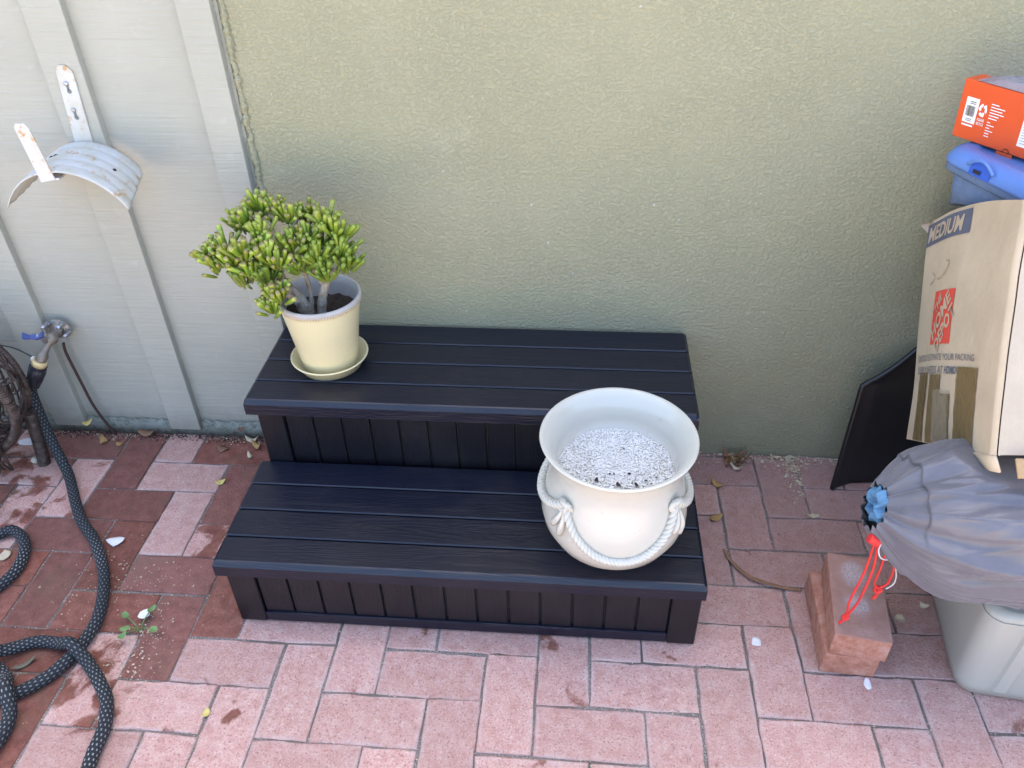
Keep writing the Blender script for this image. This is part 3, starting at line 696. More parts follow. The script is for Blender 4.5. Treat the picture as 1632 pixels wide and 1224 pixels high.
t = thing('garden_hose', (-.9, .3, 0), 'dark braided garden hose with pale flecks looping across the bricks', 'hose')
Z = .0128
top = [(-1.154, .732, .239), (-1.170, .725, .211), (-1.167, .715, .164), (-1.159, .703, .110), (-1.144, .685, .068), (-1.119, .660, .036)]
p1 = [(-1.094, .631), (-1.033, .547), (-.986, .488), (-.927, .433), (-.872, .363), (-.836, .297), (-.813, .226), (-.813, .172), (-.823, .131), (-.844, .088), (-.877, .056), (-.91, .038), (-.975, .023)]
p4 = [(-1.10, .03), (-1.20, .10), (-1.17, .20), (-1.095, .247), (-1.069, .295), (-1.058, .337), (-1.068, .387), (-1.095, .427), (-1.134, .45), (-1.157, .438), (-1.193, .398), (-1.25, .30)]
p3 = [(-1.24, .18), (-1.14, .135), (-1.04, .128), (-.998, .117), (-.945, .095), (-.91, .067), (-.886, .036), (-.868, -.001), (-.863, -.037), (-.867, -.079)]
p2 = [(-.92, -.17), (-1.05, -.17), (-1.13, -.06), (-1.08, .04), (-.997, .096), (-.964, .126), (-.939, .149), (-.901, .164), (-.843, .156), (-.79, .13), (-.738, .085), (-.701, .042), (-.682, -.007), (-.678, -.054), (-.67, -.099), (-.659, -.151), (-.66, -.26), (-.74, -.40)]
gp = [(x, y, Z) for x, y in p1] + [(x, y, Z) for x, y in p4]
def zlift(x, y, others, up=.026):
    d = min(math.hypot(x - a, y - b) for a, b in others); return Z + up * math.exp(-(d / .03) ** 2)
d1 = [(q.x, q.y) for q in catmull([(x, y, 0) for x, y in p1], 6)]
d3 = [(q.x, q.y) for q in catmull([(x, y, 0) for x, y in p3], 6)]; d4 = [(q.x, q.y) for q in catmull([(x, y, 0) for x, y in p4], 6)]
dense = catmull(top + gp, 7)
for P, oth in ((p3, d1 + d4), (p2, d1 + d3)):
    dense += [Vector((q.x, q.y, zlift(q.x, q.y, oth))) for q in catmull([(x, y, 0) for x, y in P], 7)]
# resample evenly
ev = [dense[0]]; acc = 0
for a_, b_2 in zip(dense, dense[1:]):
    seg = (b_2 - a_).length
    if seg < 1e-6: continue
    dd = .007 - acc; 
    while dd <= seg: ev.append(a_ + (b_2 - a_) * (dd / seg)); dd += .007
    acc = seg - (dd - .007)
m = MB(); m.tube(ev, [.0124 * (1 + .03 * mnoise.noise(Vector((i * .25, 0, 3)))) for i in range(len(ev))], 18); obj('hose_sleeve', m, MAT['hose'], t)
m = MB(); m.tube([(-1.124, .741, .292), (-1.131, .738, .279)], [.0165, .0165], 20); obj('collar', m, MAT['yring'], t)
m = MB(); m.tube(catmull([(-1.131, .738, .280), (-1.138, .736, .266), (-1.147, .734, .252), (-1.158, .731, .232), (-1.164, .729, .222)], 4), [.0165] * 4 + [.0195] * 4 + [.0175] * 4 + [.0155] * 4 + [.0145], 16)
for k in range(8):
    a = 2 * math.pi * k / 8; ax = Vector((-.45, -.1, -.89)).normalized(); u0 = ax.cross(Vector((0, 1, 0))).normalized(); v0 = ax.cross(u0); rd = (u0 * math.cos(a) + v0 * math.sin(a)) * .0180
    m.tube([Vector((-1.134, .737, .274)) + rd * 1.02, Vector((-1.154, .732, .240)) + rd * .9], .0025, 6)
obj('coupling', m, MAT['fit'], t)

# ------------------------------------------------------------------ round wicker chair at the left edge
WC = Vector((-1.335, .665, .262)); WR = .19
t = thing('wicker_seat', (-1.335, .665, 0), 'dark brown round wicker seat with loose woven strands beside the tap', 'wicker seat')
rw = random.Random(12)
def wrap(name, path, rad, n=10, pitch=.0065):
    pts = catmull(path, 10); ev = [pts[0]]; acc = 0
    for a, b in zip(pts, pts[1:]):
        s_ = (b - a).length; dd = pitch / 4 - acc
        while dd <= s_ and s_ > 0: ev.append(a + (b - a) * dd / s_); dd += pitch / 4
        acc = s_ - (dd - pitch / 4)
    m = MB(); m.tube(ev, [rad * (1 + .085 * math.cos(2 * math.pi * i / 4) + rw.uniform(-.02, .02)) for i in range(len(ev))], n); return obj(name, m, MAT['wicker'], t)
ring = [WC + Vector((WR * math.cos(a), -.045 - .02 * math.sin(a), WR * 1.0 * math.sin(a))) for a in [R(12 * i) for i in range(31)]]
wrap('rim', ring, .0115)
ring2 = [WC + Vector((WR * .93 * math.cos(a), .04, WR * .93 * math.sin(a))) for a in [R(15 * i) for i in range(25)]]
wrap('rim', ring2, .008)
for lx, ly in ((-1.172, .690), (-1.49, .69), (-1.20, .50), (-1.47, .50)):
    s_ = 1 if lx > -1.3 else -1
    wrap('leg', [(lx - .00 * s_, ly, .17), (lx - .008 * s_, ly, .10), (lx - .020 * s_, ly, .03), (lx - .026 * s_, ly, -.002)], (.0145) if s_ > 0 else .014, 12)
m = MB()
for k in range(95):
    ax = Vector((rw.gauss(0, 1), rw.gauss(0, .6), rw.gauss(0, 1))).normalized(); u0 = ax.orthogonal().normalized(); v0 = ax.cross(u0)
    a0 = rw.uniform(0, 6.28); ln = rw.uniform(1.2, 2.6); off = rw.uniform(-.5, .5); rr = math.sqrt(1 - off * off); pts = []
    for i in range(14):
        a = a0 + ln * i / 13; q = (u0 * math.cos(a) + v0 * math.sin(a)) * rr + ax * off
        q *= WR * (.95 + .035 * math.sin(5 * a + k)); q.y *= .55; pts.append(WC + q)
    m.tube(pts, rw.uniform(.0018, .0032), 5)
tag(obj('woven_strands', m, MAT['wicker'], t), kind='stuff')
# the lower apron of the weave towards the ground
m = MB()
for k in range(46):
    x = -1.52 + .27 * rw.random(); pts = [(x + rw.uniform(-.03, .03), .62 + rw.uniform(-.02, .03), .22), (x + rw.uniform(-.05, .05), .60 + rw.uniform(-.02, .02), .13), (x + rw.uniform(-.03, .03), .62, .04)]
    m.tube(catmull(pts, 5), rw.uniform(.0024, .004), 5)
tag(obj('apron_strands', m, MAT['wicker'], t), kind='stuff')

# ------------------------------------------------------------------ right side: two loose bricks
def loose(name, c, z, ang, label, seed, mat):
    m = MB(); m.box(-.1005, .1005, -.0505, .0505, 0, .058); me = m.mesh(name, .0042, 2)
    rnd = random.Random(seed)
    for v in me.vertices: v.co += Vector((rnd.uniform(-.0006, .0006), rnd.uniform(-.0006, .0006), rnd.uniform(-.0004, .0004)))
    o = obj(name, me, mat); o.location = (c[0], c[1], z); o.rotation_euler = (0, 0, R(ang)); o.color = (.12, .22, .42, 1)
    return tag(o, label, 'brick', 'two loose bricks stacked on the paving')
def m_loose(marks):
    s = NT('loose_paver'); P = s.pos(); n1 = s.noise(45, 6, .65, P); n2 = s.noise(300, 3, .6, P); n3 = s.noise(800, 2, .5, P)
    c = s.ramp(n1, [(.3, (.31, .12, .07)), (.5, (.45, .20, .135)), (.7, (.52, .30, .24))]); c = s.mix(s.math('MULTIPLY', s.step(n3, .58, .7), .5), c, C4((.13, .06, .045)))
    if marks:
        nr = s.n('SeparateXYZ'); s.set(nr, 'i0', s.n('NewGeometry').outputs['Normal']); top = s.step(nr.outputs[2], .5, .9)
        c = s.mix(s.math('MULTIPLY', top, .55), c, C4((.40, .25, .215)))
        ob = s.n('SeparateXYZ'); s.set(ob, 'i0', s.tc('Object'))
        tot = None
        for (mx, my, r) in ((.052, .006, .042), (-.022, .004, .036)):
            d = s.math('SQRT', s.math('ADD', s.math('POWER', s.math('SUBTRACT', ob.outputs[0], mx), 2.0), s.math('MULTIPLY', s.math('POWER', s.math('SUBTRACT', ob.outputs[1], my), 2.0), 1.6)))
            k = s.math('SUBTRACT', 1.0, s.step(s.math('ADD', d, s.math('MULTIPLY', s.math('SUBTRACT', n1, .5), .05)), r * .3, r)); tot = k if tot is None else s.math('MAXIMUM', tot, k)
        c = s.mix(s.math('MULTIPLY', s.math('MULTIPLY', tot, top), s.math('ADD', s.math('MULTIPLY', s.step(n2, .36, .6), .5), .22)), c, C4((.60, .54, .56)))
    s.p(Base_Color=c, Roughness=.88, Normal=s.bump(s.math('ADD', n2, s.math('ADD', n3, n1)), .6, .003)); return s.m
loose('loose_brick', (.699, .303), .001, 86.5, 'lower loose red brick lying on the paving', 1, m_loose(False))
loose('loose_brick', (.713, .300), .0595, 81.4, 'upper loose red brick with two white chalky smudges on top', 2, m_loose(True))

# ------------------------------------------------------------------ taupe tote
def rrect(hx_, hy_, r, n=6):
    out = []
    for cx, cy, a0 in ((hx_ - r, hy_ - r, 0), (-hx_ + r, hy_ - r, 90), (-hx_ + r, -hy_ + r, 180), (hx_ - r, -hy_ + r, 270)):
        for i in range(n + 1): a = R(a0 + 90 * i / n); out.append((cx + r * math.cos(a), cy + r * math.sin(a)))
    return out
def loft(m, rings, capb=True, capt=True, smooth=True):
    b = len(m.v); n = len(rings[0])
    for rg_ in rings: m.v += [tuple(q) for q in rg_]
    for i in range(len(rings) - 1):
        for k in range(n): k2 = (k + 1) % n; m.face((b + i * n + k, b + i * n + k2, b + (i + 1) * n + k2, b + (i + 1) * n + k), smooth)
    if capb: m.face([b + k for k in range(n)][::-1])
    if capt: m.face([b + (len(rings) - 1) * n + k for k in range(n)])
t = thing('storage_tote', (1.12, .33, 0), 'taupe grey plastic storage tote under the nylon sack', 'tote')
TM = Matrix.Translation((1.107, .337, 0)) @ Matrix.Rotation(R(-7), 4, 'Z')
def tr(hx_, hy_, r, z): return [TM @ Vector((x, y, z)) for x, y in rrect(hx_, hy_, r, 8)]
m = MB(); loft(m, [tr(.190, .172, .03, .001), tr(.200, .182, .032, .006), tr(.204, .186, .032, .03), tr(.214, .190, .032, .212), tr(.214, .190, .032, .220)], True, False)
loft(m, [tr(.214, .190, .032, .220), tr(.206, .182, .03, .220), tr(.190, .170, .03, .012)], False, True); obj('tub', m, MAT['tote'], t)
m = MB(); loft(m, [tr(.210, .186, .03, .214), tr(.212, .188, .03, .221), tr(.210, .186, .03, .230), tr(.20, .176, .03, .236)], True, True); obj('lid', m, MAT['tote'], t)
for sx in (-.135, .135):
    m = MB()
    V = [TM @ Vector(q) for q in ((sx - .016, -.182, .03), (sx - .010, -.191, .03), (sx + .010, -.191, .03), (sx + .016, -.182, .03), (sx - .016, -.188, .212), (sx - .010, -.196, .212), (sx + .010, -.196, .212), (sx + .016, -.188, .212))]
    m.add(V, [(0, 1, 5, 4), (1, 2, 6, 5), (2, 3, 7, 6)]); obj('rib', m, MAT['tote'], t)

# ------------------------------------------------------------------ nylon sack on the tote
t = thing('nylon_sack', (.98, .26, .258), 'purple grey nylon sack with gathered mouth lying on the tote', 'sack')
def sack(u, v):
    a = 2 * math.pi * u; s_ = v
    x = .662 + .74 * s_; k = (x - .662)
    R0 = .036 + .086 * (1 - math.exp(-(k / .052) ** 1.15)) ; R0 *= 1 + .05 * math.sin(9 * k) * min(1, k * 8)
    cz = .380 + .020 * math.exp(-k / .06); cy = .258 - .016 * min(1, k * 4) + .006 * math.sin(5 * k)
    fold = 0
    for q, (nf, ph) in enumerate(((13, .3), (8, 1.1), (19, 2.0))): fold += (.10, .04, .045)[q] * math.sin(nf * a + ph + 1.2 * math.sin(3 * k * 4 + q)) * math.exp(-k / (.10, .34, .05)[q])
    big = .085 * mnoise.noise(Vector((k * 7 + 3, 1.6 * math.cos(a), 1.6 * math.sin(a)))) * min(1, k * 6) + .03 * mnoise.noise(Vector((k * 14, 4 * math.cos(a), 4 * math.sin(a) + 9)))
    cre = -.05 * max(0, 1 - abs(math.sin(2.5 * a + 6 * k + .6)) * 5) * math.exp(-((k - .16) / .12) ** 2)
    nn = mnoise.noise(Vector((k * 1.8, 2.6 * math.cos(a) + 3, 2.6 * math.sin(a)))); rid = .05 * (1 - min(1, abs(nn) * 5)) ** 2 * min(1, k * 9)
    n2 = mnoise.noise(Vector((k * 1.5 + 7, 3.6 * math.cos(a + 2.5 * k), 3.6 * math.sin(a + 2.5 * k)))); rid += .03 * (1 - min(1, abs(n2) * 6)) ** 2 * min(1, k * 9)
    r = R0 * (1 + fold + big + cre + rid)
    zz = math.sin(a) * r * 1.02; yy = math.cos(a) * r * 1.04
    z = cz + zz
    z = max(z, .240 + .003 * math.sin(20 * x) - .035 * max(0, min(1, (-yy - .06) / .05))) if k > .22 else max(z, .240 - .55 * max(0, .22 - k) )
    top_press = .492 + .04 * max(0, (.25 - abs(k - .06))) if k > .1 else 9
    z = min(z, .497 + .06 * max(0, 1 - k / .2) ** 2)
    return (x + (.01 * math.sin(a) if k < .05 else 0), cy + yy, z)
m = MB(); m.grid(sack, 260, 200); o = obj('sack_cloth', m, MAT['nylon'], t)
m = MB(); loft(m, [[sack(i / 60, .999) for i in range(60)], [(1.43, .26 + .04 * math.cos(2 * math.pi * i / 60), .37 + .04 * math.sin(2 * math.pi * i / 60)) for i in range(60)]], False, True); obj('sack_end', m, MAT['nylon'], t)
def inner(u, v):
    a = 2 * math.pi * u; r = .029 * (1 - .85 * v) * (1 + .16 * math.sin(4 * a + 5 * v) + .13 * math.sin(9 * a - 6 * v))
    return (.671 - .014 * math.sin(math.pi * min(1, v * 1.25)) + .010 * math.sin(5 * a + 9 * v) * v , .258 + r * math.cos(a), .402 + r * math.sin(a) * 1.15)
m = MB(); m.grid(inner, 70, 18); obj('blue_lining', m, MAT['bluefab'], t)
m = MB(); m.lathe([(.0, 0), (.034, .001), (.036, .006)], 24, (.668, .252, .372), True, Matrix.Rotation(R(90), 4, 'Y')); obj('dark_hem', m, MAT['blackfab'], t)

t = thing('red_drawstring', (.668, .225, .35), 'red drawstring loops hanging from the mouth of the sack', 'drawstring')
m = MB()
kx, ky, kz = .668, .222, .350
m.tube(catmull([(.654, .222, .362), (.668, .219, .356), (.690, .222, .346)], 6), .0085, 10); obj('cord_tube', m, MAT['redcord'], t)
def cord(P, r=.0022): mm = MB(); mm.tube(catmull(P, 8), r, 7); return obj('cord', mm, MAT['redcord'], t)
cord([(.664, .219, .352), (.666, .221, .28), (.660, .222, .20), (.6635, .224, .160), (.6625, .226, .139)])
cord([(.670, .218, .352), (.677, .218, .28), (.674, .220, .20), (.667, .223, .160), (.6655, .226, .139)])
cord([(.688, .221, .346), (.690, .221, .29), (.690, .222, .25), (.700, .226, .232)], .002)
cord([(.696, .222, .344), (.712, .221, .29), (.712, .222, .25), (.704, .226, .232)], .002)
def knot(c, r):
    mm = MB()
    for k in range(3):
        mm.tube([Vector(c) + Vector((r * math.cos(a + k), r * .8 * math.sin(a), r * 1.2 * math.sin(a * 1.0 + 2 * k) * .8)) for a in [2 * math.pi * i / 12 for i in range(13)]], .0024, 6)
    return obj('knot', mm, MAT['redcord'], t)
knot((.664, .225, .146), .004); knot((.702, .226, .226), .005)
cord([(.664, .226, .142), (.661, .227, .132), (.659, .228, .124)], .003)
cord([(.702, .226, .222), (.704, .228, .208), (.701, .229, .198)], .003)
t = thing('tag_string', (.69, .215, .34), 'thin white string looped around the red drawstring', 'string')
m = MB(); loop = [(.682 + .013 * math.cos(a), .2085 + .006 * math.sin(a), .348 + .017 * math.sin(a)) for a in [2 * math.pi * i / 24 for i in range(25)]]
m.tube(loop, .0012, 6); m.tube(catmull([(.684, .206, .333), (.700, .206, .318), (.712, .208, .290), (.716, .211, .262), (.708, .213, .245)], 8), .0012, 6); obj('string', m, MAT['string'], t)

# ------------------------------------------------------------------ cardboard moving box leaning back on the sack
TL, BL, TR, BR = Vector((.842, .780, .669)), Vector((.833, .559, .296)), Vector((.818, .449, .865)), Vector((.792, .228, .548))
t = thing('cardboard_box', (.95, .45, .50), 'large brown cardboard moving box tilted back on the sack, taped and printed MEDIUM', 'cardboard box')
DX = Vector((.47, .03, -.012))
ln = (BR - BL).cross(TL - BL).normalized()
if ln.x > 0: ln = -ln
def lface(u, v, off=0):     # u 0 far (wall) .. 1 near, v 0 bottom .. 1 top
    q = BL.lerp(BR, u).lerp(TL.lerp(TR, u), v); bul = .009 * math.sin(math.pi * u) * math.sin(math.pi * v) + .006 * mnoise.noise(Vector((u * 3, v * 3, 1.5)))
    q = q + ln * (bul + off)
    q += (TL - BL).normalized() * (.014 * math.sin(math.pi * u) * v)      # crown of the top edge
    e = .985
    if u > e: q += Vector((.02, .004, 0)) * ((u - e) / (1 - e)) ** 2 * .35
    return q
m = MB(); m.grid(lambda u, v: lface(u, v), 60, 40); obj('left_side', m, MAT['card'], t)
def fface(u, v):    # front (pale) side from the near edge to the right
    a = lface(1, v); q = a + DX * u; n2 = DX.cross(TR - BR).normalized(); 
    if n2.y > 0: n2 = -n2
    return q + n2 * (.010 * math.sin(math.pi * u) * math.sin(math.pi * v)) + n2 * (.0035 * math.exp(-u * 60))
m = MB(); m.grid(fface, 30, 20); obj('front_side', m, MAT['card2'], t)
m = MB(); m.grid(lambda u, v: lface(v, 1) + DX * u, 8, 40, True, True); obj('top_side', m, MAT['card'], t)
m = MB(); m.grid(lambda u, v: lface(v, 0) + DX * u, 8, 40); obj('bottom_side', m, MAT['card'], t)
m = MB(); m.grid(lambda u, v: lface(0, v) + DX * u, 8, 20); obj('back_side', m, MAT['card'], t)
m = MB(); m.grid(lambda u, v: lface(u, v) + DX - ln * 0, 8, 8); obj('right_side', m, MAT['card'], t)
# score line along the near edge, and the drooping bottom flap
m = MB(); m.tube([lface(1, i / 30, .0006) + Vector((.004, -.002, 0)) for i in range(31)], .0011, 5); obj('score_line', m, MAT['cardin'], t)
fb = lface(1, 0)
dn = (BR - TR).normalized(); fn = DX.cross(TR - BR).normalized(); fn = -fn if fn.y > 0 else fn
m = MB()
def flap(u, v): return fb + Vector((.020, 0, 0)) + DX * u * .95 + dn * (.028 * v) + fn * (.012 + .012 * v - .05 * 0) + dn * .004
m.grid(flap, 10, 4); o = obj('flap', m, MAT['cardin'], t); md = o.modifiers.new('s', 'SOLIDIFY'); md.thickness = .004
m = MB()
def flap2(u, v): return lface(.55 + .45 * u, 0) + dn * (.010 + .016 * u) * v + Vector((.010 * v, 0, 0))
m.grid(flap2, 10, 3); o = obj('flap', m, MAT['card'], t); md = o.modifiers.new('s', 'SOLIDIFY'); md.thickness = .004
def patch(name, u0, u1, v0, v1, mat, off=.0012, nu=6, nv=10, wob=0, shear=0):
    rnd = random.Random(int(u0 * 1000)); w1 = [rnd.uniform(-wob, wob) for _ in range(nv + 1)]; w2 = [rnd.uniform(-wob, wob) for _ in range(nv + 1)]
    def f(u, v):
        k = int(round(v * nv)); uu = u0 + w1[k] + (u1 + w2[k] - u0 - w1[k]) * u + shear * v
        return lface(min(max(uu, .001), .999), v0 + (v1 - v0) * v, off)
    m = MB(); m.grid(f, nu, nv); return obj(name, m, mat, t)
hb = patch('header_band', .0, .53, .885, .985, MAT['navy'], .0012, 14, 4)
def textmesh(s_, bold=.0):
    cu = bpy.data.curves.new('t', 'FONT'); cu.body = s_; cu.align_x = 'LEFT'; cu.resolution_u = 3; cu.offset = bold
    o = bpy.data.objects.new('t', cu); COL.objects.link(o); dg = bpy.context.evaluated_depsgraph_get(); me = bpy.data.meshes.new_from_object(o.evaluated_get(dg)); bpy.data.objects.remove(o)
    bm = bmesh.new(); bm.from_mesh(me); bmesh.ops.triangulate(bm, faces=bm.faces); bm.to_mesh(me); bm.free(); return me
def ltext(name, s_, u0, u1, v0, v1, mat, off=.002, bold=.01, rot=0, fnmap=lface, parent=None, slant=0):
    me = textmesh(s_, bold); xs = [v.co.x for v in me.vertices]; ys = [v.co.y for v in me.vertices]; x0, x1, y0, y1 = min(xs), max(xs), min(ys), max(ys)
    for v in me.vertices:
        fx, fy = (v.co.x - x0) / (x1 - x0), (v.co.y - y0) / (y1 - y0)
        uu, vv = u0 + (u1 - u0) * fx + slant * fy, v0 + (v1 - v0) * fy
        if rot:
            cu_, cv = (u0 + u1) / 2, (v0 + v1) / 2; du, dv = uu - cu_, vv - cv; uu = cu_ + du * math.cos(rot) - dv * math.sin(rot); vv = cv + du * math.sin(rot) + dv * math.cos(rot)
        v.co = fnmap(uu, vv, off)
    return obj(name, me, mat, parent or t)
ltext('printed_word', 'MEDIUM', .03, .45, .90, .968, MAT['tan'], .0022, .025, slant=.012, parent=hb)
ls = patch('logo_square', .25, .50, .43, .66, MAT['red'], .0012, 8, 10)
for k, (s_, uu, vv, wd, hh) in enumerate((('THE', .318, .605, .095, .042), ('HOME', .368, .552, .245, .066), ('DEPOT', .428, .497, .24, .064))):
    ltext('logo_word', s_, uu - wd / 2, uu + wd / 2, vv - hh / 2, vv + hh / 2, MAT['tan'], .0022, .03, R(45), parent=ls)
ltext('printed_line', 'QUICKLY ESTIMATE YOUR PACKING', .06, .75, .355, .388, MAT['ink'], .0018, .0)
ltext('printed_line', 'SUPPLY NEEDS AT', .06, .46, .303, .336, MAT['ink'], .0018, .0)
ltext('printed_line', 'HDMOVING.COM', .475, .77, .303, .336, MAT['ink'], .0018, .03)
for a, b, c in ((.10, .25, .31), (.30, .44, .30), (.43, .55, .22), (.60, .80, .335)): patch('tape_strip', a, b, .004, c, MAT['tape'], .0016 + a * .001, 5, 12, .004)
patch('clear_tape', .38, .54, .002, .235, MAT['ctape'], .003, 6, 14, .012)
# popped hand hole flap
m = MB()
def hh_(u, v): return lface(.18 + .20 * u, .715 + .055 * v + .02 * u, .001 + .012 * math.sin(math.pi * u) ** 2 * (1 - v))
m.tube([lface(.17 + .04 * math.sin(i * .35), .70 + .006 * i, .003) for i in range(9)], .0012, 5); m.tube([lface(.27 + .11 * math.sin(i * .28), .715 + .035 * (1 - math.cos(i * .42)), .003) for i in range(9)], .0012, 5)
obj('hand_hole_edge', m, MAT['card2'], t)
m = MB(); cc = lface(0, 1); m.add([cc, cc + Vector((-.012, -.012, .010)), cc + Vector((-.004, -.03, .008)), lface(.06, .97), lface(0, .95), cc + Vector((-.016, 0, -.006))], [(0, 1, 2), (0, 2, 3), (0, 4, 5), (0, 5, 1)]); obj('torn_corner', m, MAT['card2'], t)

# ------------------------------------------------------------------ blue lidded bin, wedged between box and wall
t = thing('blue_bin', (.97, .66, .70), 'translucent blue storage bin with a bright blue latching lid behind the cardboard box', 'bin')
A0 = Vector((.797, .722, .838)); DL = Vector((.367, -.93, 0)).normalized(); DW = Vector((.93, .367, 0)).normalized()
LENGTH, WIDTH = .36, .235
def bp(l, w_, z): return A0 + DL * l + DW * w_ + Vector((0, 0, z))
def brr(ins, z, r=.035):
    hx_, hy_ = LENGTH / 2 - ins, WIDTH / 2 - ins; return [bp(LENGTH / 2 + x, WIDTH / 2 + y, z) for x, y in rrect(hx_, hy_, max(.006, r), 6)]
def boxtop(q):     # height of the cardboard box's top surface below this spot
    k = (q.y - TR.y) / (TL.y - TR.y); return TR.z + (TL.z - TR.z) * k + .028
m = MB(); r1 = brr(.012, -.020, .03); r2 = []
for q in brr(.020, -.16, .03): r2.append(Vector((q.x, q.y, min(max(q.z, boxtop(q)), A0.z - .024))))
loft(m, [r2, r1], True, True); obj('bin_body', m, MAT['bluebin'], t)
m = MB(); loft(m, [brr(.004, -.030), brr(.0, -.026), brr(.0, -.016), brr(.003, -.010)], True, False); obj('bin_rim', m, MAT['bluebin'], t)
m = MB(); loft(m, [brr(-.004, -.014, .045), brr(-.005, -.008, .045), brr(.002, .006, .045), brr(.012, .013, .04), brr(.03, .015, .03), brr(.036, .010, .03)], True, True)
lid_ = obj('lid', m, MAT['bluelid'], t)
m = MB(); lt = [bp(.075 + .05 * u, -.009, -.012 + .022 * math.sin(math.pi * u)) for u in [i / 12 for i in range(13)]]
m.tube([bp(.072 + .058 * i / 14, -.006 + .022 * (1 - math.sin(math.pi * i / 14)) * 0, .002 + .014 * math.sin(math.pi * i / 14)) for i in range(15)], .003, 8); obj('latch_arch', m, MAT['bluelid'], lid_)
m = MB()
V = [bp(.078, -.0062, -.012), bp(.124, -.0062, -.012), bp(.124, -.0045, .0), bp(.118, -.001, .010), bp(.084, -.001, .010), bp(.078, -.0045, .0)]
m.add(V, [tuple(range(6))]); obj('latch_recess', m, m_simple('deep_blue_plastic', (.03, .10, .48), .4, .05, 30, 0), lid_)
m = MB(); V = [bp(.088, -.0078, -.007), bp(.104, -.0078, -.007), bp(.104, -.0065, -.001), bp(.088, -.0065, -.001)]; m.add(V, [(0, 1, 2, 3)]); obj('latch_slot', m, MAT['bprint'], lid_)

# ------------------------------------------------------------------ orange carton on the bin, bag on the carton
t = thing('orange_box', (.90, .70, .853), 'flat orange product carton with barcode and recycling print on the blue bin', 'carton')
O0 = Vector((.821, .752, .8545)); OD = Vector((.565, -.825, 0)).normalized(); OW = Vector((.825, .565, 0)).normalized(); OH, OL, OWD = .102, .34, .045
def op(s_, w_, z): return O0 + OD * s_ + OW * (w_ - .10 * z) + Vector((0, 0, z))
m = MB(); V = [op(0, 0, 0), op(OL, 0, 0), op(OL, OWD, 0), op(0, OWD, 0), op(0, 0, OH), op(OL, 0, OH), op(OL, OWD, OH), op(0, OWD, OH)]
m.add(V, [(0, 3, 2, 1), (4, 5, 6, 7), (0, 1, 5, 4), (1, 2, 6, 5), (2, 3, 7, 6), (3, 0, 4, 7)]); obj('carton', m.mesh('carton', .0015, 2), MAT['orange'], t)
def of(u, v, off=0): return op(u, -off, v)
def orect(name, s0, s1, z0, z1, mat, off=.0008, pa=None): m = MB(); m.quad(of(s0, z0, off), of(s1, z0, off), of(s1, z1, off), of(s0, z1, off)); return obj(name, m, mat, pa or t)
bs = orect('barcode_sticker', .012, .036, .030, .074, MAT['wprint'])
m = MB(); rr = random.Random(2); s_ = .0155
while s_ < .032:
    wd = rr.choice((.0004, .0006, .001)); m.quad(of(s_, .042, .0014), of(s_ + wd, .042, .0014), of(s_ + wd, .060, .0014), of(s_, .060, .0014)); s_ += wd + rr.choice((.0005, .0008))
obj('barcode', m, MAT['bprint'], bs)
def oline(name, s0, s1, z0, z1, mat, pa=None): return orect(name, s0, s1, z0, z1, mat, .0012, pa)
for z in (.0665, .0635): oline('sticker_line', .020, .031, z, z + .0012, MAT['bprint'], bs)
for z in (.0365, .0335): oline('sticker_line', .018, .029, z, z + .0011, MAT['navy'], bs)
oline('printed_line', .013, .034, .0245, .0275, MAT['wprint'])
m = MB()          # chasing arrows
for k in range(3):
    a0 = R(90 + 120 * k)
    for i in range(3):
        pass
    def rp(a, r): return of(.0455 + r * math.cos(a) * .78, .058 + r * math.sin(a) * 1.15, .0013)
    for i in range(4):
        a, b = a0 + R(8 + 18 * i), a0 + R(8 + 18 * (i + 1)); m.quad(rp(a, .0048), rp(a, .0098), rp(b, .0098), rp(b, .0048))
    a = a0 + R(80); m.add([rp(a, .0026), rp(a, .0118), rp(a + R(34), .0072)], [(0, 1, 2)])
obj('recycling_arrows', m, MAT['wprint'], t)
ltext('printed_word', 'PLEASE', .0395, .0525, .0385, .0435, MAT['wprint'], .0013, .02, 0, of, t)
ltext('printed_word', 'RECYCLE', .0395, .0525, .0315, .0365, MAT['wprint'], .0013, .02, 0, of, t)
for k, wd in enumerate((.014, .026, .022, .026, .018, .016)): oline('printed_line', .0585, .0585 + wd, .0715 - k * .0048, .0732 - k * .0048, MAT['wprint'])
for k, wd in enumerate((.006, .014, .007, .014, .008, .009)): oline('printed_line', .0585, .0585 + wd, .0405 - k * .0048, .042 - k * .0048, MAT['wprint'])
ip = orect('information_panel', .119, .20, .018, .066, MAT['wprint']); orect('panel_header', .119, .20, .066, .071, MAT['bprint'], .0008, ip)
for k in range(9): oline('panel_line', .122, .195, .0595 - k * .0045, .0602 - k * .0045, MAT['navy'], ip)
m = MB(); m.add([of(.088, .0, .0012), of(.118, 0, .0012), of(.118, -.0085, .0012), of(.088, -.0085, .0012)], [(0, 3, 2, 1)]); obj('locking_tab', m, MAT['oflap'], t)
m = MB(); m.tube([of(.098 + .006 * (1 - math.cos(a)), .007 * math.sin(a), .001) for a in [math.pi * i / 10 for i in range(11)]], .0006, 4); obj('tab_cut', m, MAT['bprint'], t)
t = thing('plastic_bag', (.93, .69, .945), 'crumpled grey plastic bag lying on the orange carton', 'plastic bag')
m = MB()
def bagf(u, v):
    s_ = .022 + .27 * u; wv = -.002 + .05 * v; e = min(1, u * 6) * min(1, (1 - u) * 6)
    h = .014 * math.sin(math.pi * v) ** .6 * e + .007 * mnoise.noise(Vector((u * 9, v * 5, 2))) * e; return op(s_, wv, OH + .002 + max(0, h))
m.grid(bagf, 40, 16); obj('bag_film', m, MAT['bag'], t)

